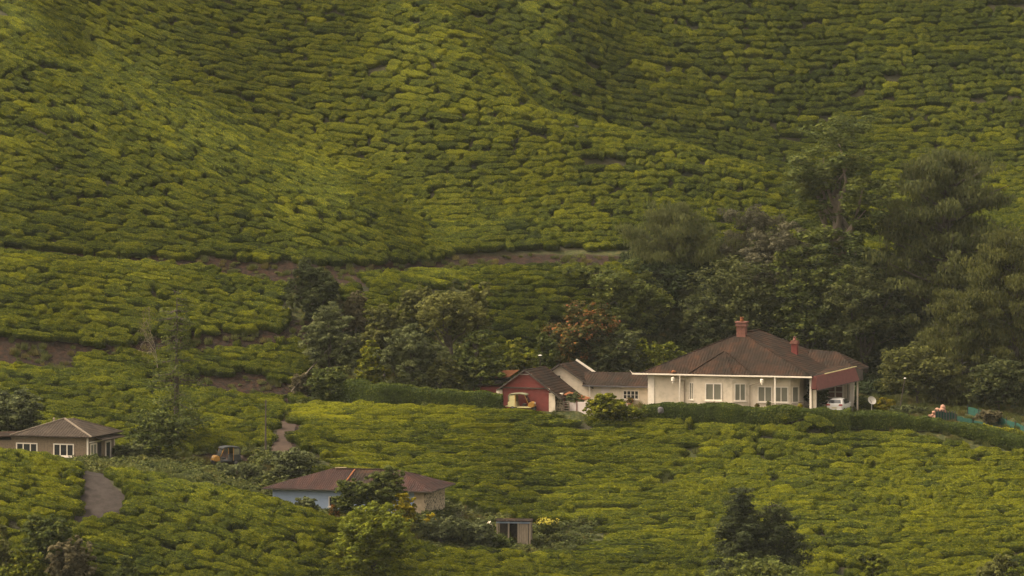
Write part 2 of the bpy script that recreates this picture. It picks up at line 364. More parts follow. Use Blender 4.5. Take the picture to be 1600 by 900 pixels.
def ground_material():
    m = bpy.data.materials.new('hillside_soil'); m.use_nodes = True; t = m.node_tree; N = t.nodes; L = t.links
    b = N['Principled BSDF']; b.inputs['Roughness'].default_value = 0.95; b.inputs['Specular IOR Level'].default_value = 0.1
    tc = N.new('ShaderNodeTexCoord')
    def noise(s, d=6):
        n = N.new('ShaderNodeTexNoise'); n.inputs['Scale'].default_value = s; n.inputs['Detail'].default_value = d; L.new(tc.outputs['Object'], n.inputs[0]); return n
    def ramp(src, cols):
        r = N.new('ShaderNodeValToRGB'); e = r.color_ramp.elements
        while len(e) < len(cols): e.new(0.5)
        for i, (p, c) in enumerate(cols): e[i].position = p; e[i].color = (*c, 1)
        L.new(src.outputs[0], r.inputs[0]); return r
    n1, n2 = noise(0.8, 8), noise(2.5, 8)
    soil = ramp(n1, [(0.35, (0.022, 0.024, 0.012)), (0.65, (0.050, 0.042, 0.022))])
    er = ramp(n2, [(0.35, (0.011, 0.008, 0.006)), (0.5, (0.019, 0.011, 0.0075)), (0.68, (0.036, 0.018, 0.010))])
    gr = ramp(n2, [(0.35, (0.026, 0.032, 0.011)), (0.55, (0.048, 0.050, 0.016)), (0.7, (0.080, 0.066, 0.026))])
    def mix(fac, a, c):
        x = N.new('ShaderNodeMix'); x.data_type = 'RGBA'; L.new(fac, x.inputs[0]); L.new(a, x.inputs[6]); L.new(c, x.inputs[7]); return x.outputs[2]
    def attr(n):
        a = N.new('ShaderNodeAttribute'); a.attribute_name = n
        ad = N.new('ShaderNodeMath'); ad.operation = 'ADD'; L.new(a.outputs['Fac'], ad.inputs[0])
        s = N.new('ShaderNodeMath'); s.operation = 'MULTIPLY_ADD'; L.new(n2.outputs[0], s.inputs[0]); s.inputs[1].default_value = 0.8; s.inputs[2].default_value = -0.4
        L.new(s.outputs[0], ad.inputs[1])
        mr = N.new('ShaderNodeMapRange'); mr.inputs[1].default_value = 0.35; mr.inputs[2].default_value = 0.65; L.new(ad.outputs[0], mr.inputs[0]); return mr.outputs[0]
    c = mix(attr('grassy'), soil.outputs[0], gr.outputs[0]); c = mix(attr('earth'), c, er.outputs[0])
    L.new(c, b.inputs['Base Color'])
    nb = noise(5, 6); bp = N.new('ShaderNodeBump'); bp.inputs['Strength'].default_value = 0.7; bp.inputs['Distance'].default_value = 0.3
    L.new(nb.outputs[0], bp.inputs['Height']); L.new(bp.outputs[0], b.inputs['Normal'])
    return m
g = link('ground', me, ground_material()); props(g, kind='structure', label='hillside soil under the tea and the yards')

# road and path as draped ribbons
def ribbon(name, pts, m, lift=0.05, n=60):
    # find Y for each by marching the ray to the ground
    W = []
    for (u, v, wd, *r) in pts:
        lo, hi = r if r else (330, 400)
        ys = np.arange(lo, hi, 0.05); xs = (u - UC) / FPX * ys; zr = (VH - v) / FPX * ys
        d = zt(xs, ys) - zr; k = np.argmax(d > 0) if (d > 0).any() else int(np.argmin(np.abs(d)))
        W.append((xs[k], ys[k], wd))
    W = np.array(W); t = np.linspace(0, len(W) - 1, n)
    X = pchip(range(len(W)), W[:, 0], t); Y = pchip(range(len(W)), W[:, 1], t); Wd = np.interp(t, range(len(W)), W[:, 2])
    dx, dy = np.gradient(X), np.gradient(Y); l = np.hypot(dx, dy); nxv, nyv = -dy / l, dx / l
    cs = np.linspace(-1, 1, 9); V = []
    for i in range(n):
        wig = 1 + 0.12 * vnoise(np.array([i * 0.35]), np.array([2.0]), 9)[0] * 2
        for c in cs:
            x = X[i] + nxv[i] * c * Wd[i] / 2 * wig; y = Y[i] + nyv[i] * c * Wd[i] / 2 * wig
            V.append((x, y, float(zt(x, y)) + lift))
    id_ = np.arange(n * 9).reshape(n, 9)
    F = np.stack([id_[:-1, :-1], id_[1:, :-1], id_[1:, 1:], id_[:-1, 1:]], -1).reshape(-1, 4)
    return link(name, mesh_arrays(name, V, F, smooth=True), m)
rd = ribbon('road', [(141, 738, 2.2, 340, 356), (150, 757, 2.8, 340, 356), (162, 776, 3.8, 335, 356), (160, 796, 4.6, 335, 356), (140, 822, 4.6, 330, 356), (115, 850, 4.0, 330, 356)], M['gravel'], 0.06)
props(rd, 'narrow grey estate road curving between tea bushes', kind='structure')
pt = ribbon('path', [(452, 655, 1.6, 380, 400), (446, 676, 1.6, 378, 400), (440, 700, 1.8, 374, 400), (400, 716, 1.8, 374, 392), (345, 722, 2.0, 374, 392), (280, 724, 1.8, 374, 392)], M['earthpath'], 0.06)
props(pt, 'red earth track beside the wooden pole', kind='structure')

# sky dome: none needed, the world lights the scene

# ================================================================ leafy geometry
def leaves(C, Nrm, size, aspect=1.5, jit=0.6, rng=RNG):
    """C centres (n,3); Nrm preferred normals (n,3); returns verts (4n,3)"""
    n = len(C)
    d = Nrm + rng.normal(0, jit, (n, 3)); d /= np.linalg.norm(d, axis=1)[:, None] + 1e-9
    r = rng.normal(0, 1, (n, 3)); a = np.cross(d, r); a /= np.linalg.norm(a, axis=1)[:, None] + 1e-9
    b = np.cross(d, a); s = (size * rng.uniform(0.6, 1.4, n))[:, None]
    A, B = a * s * aspect * 0.5, b * s * 0.5
    V = np.stack([C - A, C - B + d * s * 0.12, C + A, C + B + d * s * 0.12], 1)
    return V.reshape(-1, 3)
def quads(n, off=0): return (np.arange(4 * n).reshape(n, 4) + off)
def hang(C, size, length, rng=RNG):
    n = len(C); a = rng.uniform(0, 6.28, n); s = size * rng.uniform(0.6, 1.4, n); l = length * rng.uniform(0.5, 1.4, n)
    A = np.stack([np.cos(a) * s / 2, np.sin(a) * s / 2, np.zeros(n)], 1)
    D = np.stack([rng.normal(0, 0.15, n) * l, rng.normal(0, 0.15, n) * l, -l], 1)
    V = np.stack([C - A, C + A, C + D + A * 0.3, C + D - A * 0.3], 1)
    return V.reshape(-1, 3)

def tube(path, radii, sides=6):
    P = np.array(path, float); n = len(P); V = []
    for i in range(n):
        d = P[min(i + 1, n - 1)] - P[max(i - 1, 0)]; d /= np.linalg.norm(d) + 1e-9
        up = np.array([0, 0, 1.0]) if abs(d[2]) < 0.9 else np.array([1.0, 0, 0])
        a = np.cross(d, up); a /= np.linalg.norm(a); b = np.cross(d, a)
        for k in range(sides):
            t = 2 * math.pi * k / sides; V.append(P[i] + (a * math.cos(t) + b * math.sin(t)) * radii[i])
    F = [(i * sides + k, i * sides + (k + 1) % sides, (i + 1) * sides + (k + 1) % sides, (i + 1) * sides + k) for i in range(n - 1) for k in range(sides)]
    return np.array(V), np.array(F)
class Acc:
    def __init__(s): s.V = []; s.F = []; s.T = []; s.n = 0
    def add(s, V, F, t=0.0):
        if len(V) == 0: return
        s.V.append(np.asarray(V, float)); s.F.append(np.asarray(F) + s.n)
        s.T.append(np.full(len(V), t) if np.isscalar(t) else np.asarray(t)); s.n += len(V)
    def mesh(s, name, smooth=False):
        by = {}
        for f in s.F: by.setdefault(f.shape[1], []).append(f)
        return mesh_arrays(name, np.concatenate(s.V), [np.concatenate(v) for v in by.values()], np.concatenate(s.T), smooth)

def clumpy(centres, radii, n_leaf, size, kind, rng, tint0=0.0, droop=0.5):
    """leaf quads gathered round clump centres"""
    nc = len(centres); per = rng.multinomial(n_leaf, radii ** 2 / np.sum(radii ** 2))
    ci = np.repeat(np.arange(nc), per); n = len(ci)
    d = rng.normal(0, 1, (n, 3)); d /= np.linalg.norm(d, axis=1)[:, None]
    rr = rng.uniform(0.35, 1.0, n) ** 0.6
    C = centres[ci] + d * (radii[ci] * rr)[:, None] * np.array([1, 1, 0.7])
    ct = rng.normal(0, 0.13, nc) + tint0
    T = np.repeat(ct[ci] + rng.normal(0, 0.09, n), 4)
    if kind == 'hang': V = hang(C, size, size * 2.2, rng)
    else: V = leaves(C, d + np.array([0, 0, 0.6]), size, rng=rng)
    return V, quads(n), T

def limb(a, b, r0, r1, rng, bend=0.12, n=5):
    a = np.array(a); b = np.array(b); t = np.linspace(0, 1, n); L = np.linalg.norm(b - a)
    P = a + (b - a) * t[:, None] + rng.normal(0, bend * L * 0.3, (n, 3)) * (np.sin(t * math.pi))[:, None]
    P[:, 2] -= np.sin(t * math.pi) * L * 0.06
    return tube(P, r0 + (r1 - r0) * t, 6)

def tree(name, label, cat, u, Y, vtop, wpx, leaf='mid', kind='broad', clear=0.25, dens=1.0, size=0.22, seed=0, group=None, vbase=None,
         lobes=None, asym=0.0, tint=0.0, bark='bark', twigs=True, flower=None, gap=0.0, parts=('crown', 'trunk')):
    """crown size from its extent in the photograph: top row vtop, width wpx, at distance Y"""
    rng = np.random.default_rng(seed + int(u) * 13 + int(vtop))
    base = ground(u, Y)
    zb = base.z
    ztop = (VH - vtop) / FPX * Y
    H = max(ztop - zb, 0.6); Wd = wpx / FPX * Y
    t = thing(name, label, cat, (base.x, base.y, zb - 0.05), 0, group)
    acc, tr = Acc(), Acc()
    c0 = H * clear
    cz = (H + c0) / 2; rz = (H - c0) / 2; rx = Wd / 2
    if kind == 'broad':
        n = lobes or int(6 + rx)
        cs, rs = [], []
        for i in range(n * 8):
            p = rng.normal(0, 1, 3); p /= np.linalg.norm(p); r = rng.uniform(0.25, 0.78)
            rad = rng.uniform(0.17, 0.33) * min(rx, rz * 1.3)
            q = np.array([p[0] * max(rx - rad, 0.1) * r * 1.25 + asym * rx * 0.3, p[1] * max(rx - rad, 0.1) * r, cz + p[2] * max(rz - rad, 0.1) * (r * 1.28)])
            cs.append(q); rs.append(rad)
        cs = np.array(cs); rs = np.array(rs)
        keep = rng.uniform(0, 1, len(cs)) > gap; cs, rs = cs[keep], rs[keep]
        # clumps on every lobe
        CC, RR = [], []
        for c, r in zip(cs, rs):
            m = int(7 + 5 * r); d = rng.normal(0, 1, (m, 3)); d[:, 2] += 0.35; d /= np.linalg.norm(d, axis=1)[:, None]
            CC.append(c + d * r * rng.uniform(0.6, 1.0, (m, 1))); RR.append(np.full(m, r * 0.33) * rng.uniform(0.7, 1.3, m))
        CC = np.concatenate(CC); RR = np.concatenate(RR)
        nl = int(min(42000, dens * 34 * (rx * rz * 2 + 1.5) / (size ** 2) * 0.32 + 400))
        acc.add(*clumpy(CC, RR, nl, size, 'leaf', rng, 0.25 + tint))
        th = max(0.06, H * 0.022)
        top = np.array([rng.normal(0, rx * 0.1), rng.normal(0, rx * 0.1), H * 0.8])
        P = np.array([[0, 0, -0.4], [rng.normal(0, .1), 0, c0 * 0.6], [top[0] * .5, top[1] * .5, (c0 + H * .8) / 2], top])
        tr.add(*tube(P, [th * 1.4, th, th * 0.7, th * 0.2], 7))
        for i in rng.permutation(len(cs))[:14 if twigs else 6]:
            s = rng.uniform(0.15, 0.75); a = P[1] * (1 - s) + P[3] * s
            tr.add(*limb(a, cs[i], th * 0.45, th * 0.08, rng))
    elif kind in ('hang', 'umbrella'):
        nb = int(34 + H * 5.5 * dens)
        CC, RR = [], []
        th = max(0.08, H * 0.02)
        tr.add(*tube([[0, 0, -0.4], [0.1, 0, H * .35], [-0.1, 0, H * .7], [0, 0, H * .93]], [th * 1.3, th, th * .6, th * .15], 7))
        for i in range(nb):
            s = rng.uniform(0, 1) ** 0.9; a = rng.uniform(0, 6.28)
            prof = math.sqrt(max(0.02, 1 - ((s - 0.36) / 0.66) ** 2)) if s > 0.36 else 0.85 + 0.15 * s / 0.36
            R = rx * prof * rng.uniform(0.35, 1.02); z = c0 + (H - c0) * s * 0.96
            e = np.array([math.cos(a) * R + asym * rx * .3, math.sin(a) * R * 0.8, z])
            st = np.array([0, 0, max(c0 * 0.8, z - R * 0.5)])
            tr.add(*limb(st, e, th * 0.3, th * 0.06, rng))
            m = 5
            for k in range(m):
                q = st + (e - st) * rng.uniform(0.45, 1.05); q = q + rng.normal(0, 0.25, 3)
                CC.append(q); RR.append(rng.uniform(0.35, 0.75) * (0.5 + rx * 0.13))
        CC = np.array(CC); RR = np.array(RR)
        nl = int(min(90000, dens * 11 * (rx * rz * 4 + 3) / (size ** 2) * 0.26 + 600))
        acc.add(*clumpy(CC, RR, nl, size, 'hang', rng, 0.24 + tint))
    elif kind == 'conifer':
        th = max(0.07, H * 0.02)
        tr.add(*tube([[0, 0, -0.4], [0, 0, H * .5], [0.03, 0, H * .98]], [th, th * .65, th * .12], 7))
        nw = int(6 + H * 1.2); CC, RR = [], []
        for i in range(nw):
            s = (i + 0.3) / nw; z = c0 + (H - c0) * s
            R = rx * (1 - s) ** 0.42 * rng.uniform(0.5, 1.1) + 0.15
            for k in range(7):
                if rng.uniform() < gap: continue
                a = k * 0.9 + i * 1.3 + rng.normal(0, 0.25); Rk = R * rng.uniform(0.65, 1.1)
                e = np.array([math.cos(a) * Rk, math.sin(a) * Rk, z - Rk * 0.12 + rng.normal(0, .1)])
                st = np.array([0, 0, z]); tr.add(*limb(st, e, th * 0.25, th * 0.06, rng, n=4))
                for q in np.linspace(0.3, 1.0, 3 + int(Rk * 1.5)):
                    CC.append(st + (e - st) * q + rng.normal(0, .06, 3)); RR.append(0.16 + 0.22 * Rk * (1.15 - q * 0.5))
        CC = np.array(CC); RR = np.array(RR)
        nl = int(min(40000, dens * 24 * (rx * rz * 2 + 1) / (size ** 2) * 0.32 + 400))
        acc.add(*clumpy(CC, RR, nl, size, 'leaf', rng, 0.20 + tint))
    elif kind == 'bare':
        th = max(0.05, H * 0.016)
        tips = []
        def grow(p, d, L, r, lev):
            n = 5; P = [np.array(p)]
            for i in range(n - 1):
                d = d + rng.normal(0, 0.16, 3); d /= np.linalg.norm(d); P.append(P[-1] + d * L / (n - 1))
            tr.add(*tube(P, np.linspace(r, r * 0.5, n), 5))
            tips.append(P[-1])
            if lev == 0: return
            for k in range(3 if lev > 1 else 4):
                q = P[rng.integers(2, n)]; nd = d + rng.normal(0, 0.55, 3) + np.array([0, 0, 0.12]); nd /= np.linalg.norm(nd)
                grow(q, nd, L * rng.uniform(0.55, 0.8), r * 0.5, lev - 1)
        grow([0, 0, -0.3], np.array([0, 0, 1.0]), H * 0.42, th, 4)
        V = np.concatenate(tr.V); ext = V[:, 2].max(); wx = np.abs(V[:, :2]).max() + 1e-6
        for i in range(len(tr.V)): tr.V[i] = tr.V[i] * np.array([rx / wx, rx / wx, H / ext])
        tips = np.array(tips) * np.array([rx / wx, rx / wx, H / ext]); tips = tips[tips[:, 2] > c0]
        nl = int(2600 * dens)
        acc.add(*clumpy(tips, np.full(len(tips), 0.6), nl, size, 'leaf', rng, 0.2 + tint))
    V = np.concatenate(acc.V)
    if kind != 'bare':
        sx = rx / np.percentile(np.abs(V[:, 0] - np.median(V[:, 0])), 98.5); z1 = np.percentile(V[:, 2], 99.6)
        S = np.array([sx, sx, 1]); k = lambda A: np.stack([A[:, 0] * sx, A[:, 1] * sx, np.where(A[:, 2] > c0, c0 + (A[:, 2] - c0) * (H - c0) / (z1 - c0), A[:, 2])], 1)
        mid = lambda A: A * S if False else k(A)
        acc.V = [k(A) for A in acc.V]; tr.V = [np.concatenate([A[:1] * 0, A])[1:] if i == 0 else k(A) for i, A in enumerate(tr.V)]
    cr = link(parts[0], acc.mesh(parts[0]), M['leaf_' + leaf], t)
    tk = link(parts[1], tr.mesh(parts[1], True), M[bark], t)
    if flower:
        n, mt, sz, lo = flower
        V = np.concatenate(acc.V).reshape(-1, 4, 3)[:, 0]; rr = V[:, 2] > c0 + (H - c0) * lo
        V = V[rr]; dd = np.abs(V[:, 0]) + np.abs(V[:, 1]); k = rng.integers(0, len(V), n)
        C = V[k]; o = C - np.array([0, 0, cz]); o /= np.linalg.norm(o, axis=1)[:, None]
        fl = leaves(C + o * 0.25, o, sz, 1.1, 0.5, rng)
        link('flowers', mesh_arrays('flowers', fl, quads(n)), M[mt], t)
    return t
SH = ('foliage', 'stem')
def shrub(name, label, u, Y, vtop, wpx, leaf='mid', **k):
    k.setdefault('clear', 0.0); k.setdefault('size', 0.16); k.setdefault('twigs', False); k.setdefault('parts', SH)
    cat = k.pop('cat', 'shrub')
    return tree(name, label, cat, u, Y, vtop, wpx, leaf, **k)

# ---------------------------------------------------------------- tea bushes (instanced, thousands of them)
PROTO = {}
def proto_bush(i, n_leaf=1700, ls=0.088, kind='tea'):
    rng = np.random.default_rng(100 + i + (0 if kind == 'tea' else 50)); acc = Acc()
    # flattened dome with a full skirt, half extent 1 x 1, height 1
    nu, nv = 26, 9; V = []
    ph = rng.uniform(0, 6.28, 6)
    def surf(a, s):   # s 0 centre top .. 1 rim bottom
        rad = 1 + 0.10 * math.sin(2 * a + ph[0]) + 0.11 * math.sin(3 * a + ph[1]) + 0.09 * math.sin(5 * a + ph[2]) + 0.05 * math.sin(9 * a + ph[5])
        if s < 0.6: r = s / 0.6 * 0.92; z = 1 - 0.17 * (s / 0.6) ** 2.6
        else:
            q = (s - 0.6) / 0.4; r = 0.92 + 0.08 * math.sin(q * math.pi) - 0.25 * q * q; z = 0.83 * (1 - q)
        z += 0.07 * math.sin(5 * r * math.cos(a) + ph[3]) * (1 if s < .6 else .3) + 0.04 * math.sin(6 * r * math.sin(a) + ph[4])
        ex = 2.2; ca, sa = math.cos(a), math.sin(a)
        k = (abs(ca) ** ex + abs(sa) ** ex) ** (-1 / ex)
        return np.array([ca * k * r * rad, sa * k * r * rad, z])
    for j in range(nv + 1):
        for k in range(nu): V.append(surf(2 * math.pi * k / nu, max(j / nv, 0.02)) * np.array([0.97, 0.97, 0.96]))
    Fq = [(j * nu + k, j * nu + (k + 1) % nu, (j + 1) * nu + (k + 1) % nu, (j + 1) * nu + k) for j in range(nv) for k in range(nu)]
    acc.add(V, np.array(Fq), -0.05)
    C, Nn, T = [], [], []
    for _ in range(n_leaf):
        s = rng.uniform(0, 0.92) ** 0.62; a = rng.uniform(0, 6.28)
        p = surf(a, s); p2 = surf(a, min(1, s + .03)); p3 = surf(a + .05, s)
        nrm = np.cross(p3 - p, p2 - p); nrm = nrm / (np.linalg.norm(nrm) + 1e-9)
        if nrm[2] < 0 and s < 0.6: nrm = -nrm
        if np.dot(nrm, p - np.array([0, 0, .4])) < 0: nrm = -nrm
        C.append(p + nrm * rng.uniform(-0.02, 0.09)); Nn.append(nrm)
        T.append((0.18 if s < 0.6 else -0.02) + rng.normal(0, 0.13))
    V = leaves(np.array(C), np.array(Nn), ls, 1.5, 0.45, rng)
    acc.add(V, quads(n_leaf), np.repeat(T, 4))
    me = acc.mesh('tea_bush_source')
    me.materials.append(M[kind if kind != 'tea' else 'tea']); return bpy.data.objects.new('tea_bush_source', me)
def proto_weed(i, mt):
    rng = np.random.default_rng(300 + i); acc = Acc(); n = 700
    d = rng.normal(0, 1, (n, 3)); d[:, 2] = np.abs(d[:, 2]); d /= np.linalg.norm(d, axis=1)[:, None]
    nb = 5; bc = rng.uniform(-0.6, 0.6, (nb, 3)); bc[:, 2] = rng.uniform(0, 0.35, nb); bi = rng.integers(0, nb, n)
    C = bc[bi] + d * (rng.uniform(.3, 1, n) * 0.5)[:, None] * np.array([1, 1, 1.0])
    T = np.repeat(rng.normal(0.1, 0.14, n) + rng.normal(0, 0.08, nb)[bi], 4)
    acc.add(leaves(C, d + np.array([0, 0, .5]), 0.13, 1.5, .6, rng), quads(n), T)
    me = acc.mesh('weed_source'); me.materials.append(M[mt]); return bpy.data.objects.new('weed_source', me)
def proto_grass(i, mt):
    rng = np.random.default_rng(400 + i); n = 160
    b = rng.uniform(-.5, .5, (n, 3)); b[:, 2] = 0; a = rng.uniform(0, 6.28, n); w_ = 0.035
    A = np.stack([np.cos(a) * w_, np.sin(a) * w_, np.zeros(n)], 1); h = rng.uniform(.5, 1.1, n)
    D = np.stack([rng.normal(0, .25, n), rng.normal(0, .25, n), h], 1)
    V = np.stack([b - A, b + A, b + D + A * .2, b + D - A * .2], 1).reshape(-1, 3)
    me = mesh_arrays('grass_source', V, quads(n), np.repeat(rng.normal(.15, .15, n), 4)); me.materials.append(M[mt])
    return bpy.data.objects.new('grass_source', me)
def coll(name, objs):
    c = bpy.data.collections.new(name)
    for o in objs: c.objects.link(o)
    return c
C_TEA = coll('tea_sources', [proto_bush(i) for i in range(7)])
C_WEED = coll('weed_sources', [proto_weed(i, 'weed') for i in range(4)])
C_WOOD = coll('woodland_sources', [proto_weed(i + 9, 'wood_leaf') for i in range(4)])
C_GRASS = coll('grass_sources', [proto_grass(i, 'weed') for i in range(3)] + [proto_grass(9, 'drygrass')])

def scatter(name, P, ROT, SCL, TONE, source, npick, label, seed=0):
    me = bpy.data.meshes.new(name); me.vertices.add(len(P)); me.vertices.foreach_set('co', np.asarray(P, np.float32).ravel())
    for nm, arr, ty, key in (('rot', ROT, 'FLOAT_VECTOR', 'vector'), ('scl', SCL, 'FLOAT_VECTOR', 'vector'), ('tone', TONE, 'FLOAT', 'value'),
                             ('pick', np.random.default_rng(seed).integers(0, npick, len(P)), 'INT', 'value')):
        a = me.attributes.new(nm, ty, 'POINT')
        a.data.foreach_set(key, np.asarray(arr, np.int32 if ty == 'INT' else np.float32).ravel())
    me.update()
    o = link(name, me); props(o, label, kind='stuff')
    ng = bpy.data.node_groups.new('scatter', 'GeometryNodeTree')
    ng.interface.new_socket('Geometry', in_out='INPUT', socket_type='NodeSocketGeometry')
    ng.interface.new_socket('Geometry', in_out='OUTPUT', socket_type='NodeSocketGeometry')
    N, L = ng.nodes, ng.links
    gi, go = N.new('NodeGroupInput'), N.new('NodeGroupOutput')
    mp = N.new('GeometryNodeMeshToPoints'); L.new(gi.outputs[0], mp.inputs[0])
    ci = N.new('GeometryNodeCollectionInfo'); ci.inputs[0].default_value = source; ci.inputs[1].default_value = True; ci.inputs[2].default_value = True
    ip = N.new('GeometryNodeInstanceOnPoints'); L.new(mp.outputs[0], ip.inputs['Points']); L.new(ci.outputs[0], ip.inputs['Instance'])
    ip.inputs['Pick Instance'].default_value = True
    def na(n, ty):
        a = N.new('GeometryNodeInputNamedAttribute'); a.data_type = ty; a.inputs[0].default_value = n; return a.outputs[0]
    L.new(na('pick', 'INT'), ip.inputs['Instance Index'])
    e2r = N.new('FunctionNodeEulerToRotation'); L.new(na('rot', 'FLOAT_VECTOR'), e2r.inputs[0]); L.new(e2r.outputs[0], ip.inputs['Rotation'])
    L.new(na('scl', 'FLOAT_VECTOR'), ip.inputs['Scale'])
    L.new(ip.outputs[0], go.inputs[0])
    md = o.modifiers.new('scatter', 'NODES'); md.node_group = ng
    return o

ROWS = np.array([(100,180,.78),(200,120,.78),(280,200,.8),(250,310,.5),(350,250,.78),(450,315,.72),(550,365,.6),(50,20,.75),(610,392,.5),(20,200,.45),(20,320,.25),(180,380,.12),(350,395,.12),(640,300,.05),(850,60,.75),(760,60,.3),(50,100,.55),(200,250,.55),(100,330,.22),(350,350,.28),(500,370,.35),(600,380,.3),(300,130,.25),(500,100,.10),(400,250,.45),(700,300,-.03),(800,350,-.12),
 (600,200,.12),(900,300,-.10),(850,110,.6),(820,50,.7),(900,50,.4),(1000,150,.15),(1100,80,-.02),(1300,150,-.08),(1500,200,-.05),(1000,235,.15),(1150,270,.2),(1000,300,-.05),
 (100,440,.15),(300,450,.28),(420,480,.2),(100,620,.18),(300,680,.2),(400,640,.08),(100,715,.3),(300,800,.38),(450,850,.32),(50,860,.18),(200,860,.25),(700,700,.02),(900,680,.03),
 (1000,800,-.02),(1300,750,.03),(1500,800,0),(800,890,.12),(700,630,0),(600,430,.15),(850,450,0),(1200,700,.05),(500,880,.15)], float)
def rowdir(u, v):
    d = ((ROWS[:, 0] - u) / 1.3) ** 2 + (ROWS[:, 1] - v) ** 2 + 900
    wt = 1 / d ** 1.6; return float((wt * ROWS[:, 2]).sum() / wt.sum())

def plant_tea():
    rnd = random.Random(11)
    # coarse lookup tables for speed: field, slope, row direction on the terrain fan
    u = np.arange(-120, 1721, 4.0); Y = np.arange(316, 561, 0.25)
    U, YY = np.meshgrid(u, Y, indexing='ij'); X = (U - UC) / FPX * YY; Z = zt(X, YY); V = VH - FPX * Z / YY
    FLD = field(U, V, YY)
    e = 0.5
    Zx = (zt(X + e, YY) - zt(X - e, YY)) / (2 * e); Zy = (zt(X, YY + e) - zt(X, YY - e)) / (2 * e)
    vu = np.gradient(V, axis=0) / 4.0; vY = np.gradient(V, axis=1) / 0.25
    RD = np.array([[rowdir(a, b) for b in row[1]] for row in [(0, V[i]) for i in range(0)]]) if False else None
    m = np.zeros_like(V)
    for i in range(len(u)):
        d = ((ROWS[:, 0][None] - u[i]) / 1.3) ** 2 + (ROWS[:, 1][None] - V[i][:, None]) ** 2 + 900
        wt = 1 / d ** 2.4; m[i] = (wt * ROWS[:, 2]).sum(1) / wt.sum(1)
    vYc = np.minimum(vY, -3.5)
    dYdu = np.clip((m - vu) / vYc, -0.16, 0.16)
    tx = YY / FPX + X / YY * dYdu; ty = dYdu; l = np.hypot(tx, ty); tx /= l; ty /= l
    ang = np.arctan2(ty, tx); ang = np.clip(ang, -1.2, 1.2)
    def look(x, y):
        uu = UC + FPX * x / y; i = int(round((uu + 120) / 4)); j = int(round((y - 316) / 0.25))
        if i < 0 or j < 0 or i >= len(u) or j >= len(Y): return None
        return i, j
    grid = {}; out = []; cell = 3.0
    def fexact(x, y):
        k = look(x, y)
        return 0 if k is None else int(FLD[k])
    def params(x, y):
        k = look(x, y)
        if k is None: return None
        i, j = k
        nb = FLD[max(i-2,0):i+3:2, max(j-4,0):j+5:4]
        f = FLD[i, j]
        if f == 0: return None
        edge = (nb == 0).any() or f == 1
        near = y < 400
        nz = float(vnoise(np.array([x / 9.0]), np.array([y / 9.0]), 5)[0])
        L = rnd.uniform(1.2, 3.9) if f == 6 else rnd.uniform(1.4, 4.0)
        if rnd.random() < 0.2: L *= 0.65
        uu = UC + FPX * x / y
        if f == 3 and UC + FPX * x / y < 1080: L *= 1.6
        Wd = (0.78 + 0.44 * min(1, max(0, (uu - 350) / 550)) if f == 6 else 0.92) * (1 + 0.3 * nz) * rnd.uniform(0.9, 1.12)
        if f == 6 and uu < 500: L *= 1.2
        if f == 3: Wd *= 1.25 if UC + FPX * x / y > 1080 else 1.0
        zx, zy = Zx[i, j], Zy[i, j]; a = ang[i, j] + rnd.gauss(0, 0.025)
        tx, ty = math.cos(a), math.sin(a); nx_, ny_ = -ty, tx
        st = zx * tx + zy * ty; sn = zx * nx_ + zy * ny_
        if edge:
            if (nb == 0).any() or 90 < uu < 240:
                for _ in range(3):
                    h_ = L * .5
                    if fexact(x + tx * h_, y + ty * h_) and fexact(x - tx * h_, y - ty * h_): break
                    L *= .62
                else: return None
        return dict(x=x, y=y, L=L, W=Wd, a=a, tx=tx, ty=ty, st=math.sqrt(1 + st * st), sn=math.sqrt(1 + sn * sn), zx=zx, zy=zy, f=f)
    def free(p):
        gx_, gy_ = int(p['x'] // cell), int(p['y'] // cell)
        for ix in (gx_ - 1, gx_, gx_ + 1):
            for iy in (gy_ - 1, gy_, gy_ + 1):
                for q in grid.get((ix, iy), ()):
                    dx, dy = p['x'] - q['x'], p['y'] - q['y']
                    A = (dx * p['tx'] + dy * p['ty']) * p['st'] / ((p['L'] + q['L']) / 2)
                    B = (-dx * p['ty'] + dy * p['tx']) * p['sn'] / ((p['W'] + q['W']) / 2)
                    if abs(A) ** 2.2 + abs(B) ** 2.2 < 0.74: return False
        return True
    def put(p): grid.setdefault((int(p['x'] // cell), int(p['y'] // cell)), []).append(p); out.append(p)
    seeds = [(rnd.uniform(-70, 78), rnd.uniform(318, 555)) for _ in range(9000)]
    for sx, sy in seeds:
        p = params(sx, sy)
        if p is None or not free(p): continue
        put(p); queue = [p]; qi = 0
        while qi < len(queue):
            b = queue[qi]; qi += 1
            for s, kind in ((1, 'r'), (-1, 'r'), (1, 'c'), (-1, 'c'), (1, 'c'), (-1, 'c')):
                for tr_ in range(3):
                    if kind == 'r':
                        da = s * (b['L'] * 0.5 + rnd.uniform(0.6, 1.7)) / b['st']; db = rnd.gauss(0, 0.08)
                    else:
                        da = rnd.uniform(-0.6, 0.6) * b['L'] / b['st']; db = s * b['W'] * rnd.uniform(0.96, 1.03) / b['sn']
                    x = b['x'] + da * b['tx'] - db * b['ty']; y = b['y'] + da * b['ty'] + db * b['tx']
                    q = params(x, y)
                    if q is None: break
                    if not free(q):
                        q['L'] *= 0.6
                        if not free(q): continue
                    put(q); queue.append(q); break
    # a few dead or missing bushes leave dark gaps
    out = [p for p in out if rnd.random() > (0.022 if p['f'] == 6 else 0.012)]
    # assemble
    names = {1: 'rows of tea bushes on the near slope round the grey road', 2: 'tea bushes on the left slope above the brown house and the pole',
             3: 'broad tea field of long low rows below the white bungalow', 4: 'tea terraces above the red earth banks on the left',
             5: 'small tea terraces above the shrubs and the red barn', 6: 'tea bushes covering the big hillside behind everything'}
    xs = np.array([p['x'] for p in out]); ys = np.array([p['y'] for p in out]); zs = zt(xs, ys)
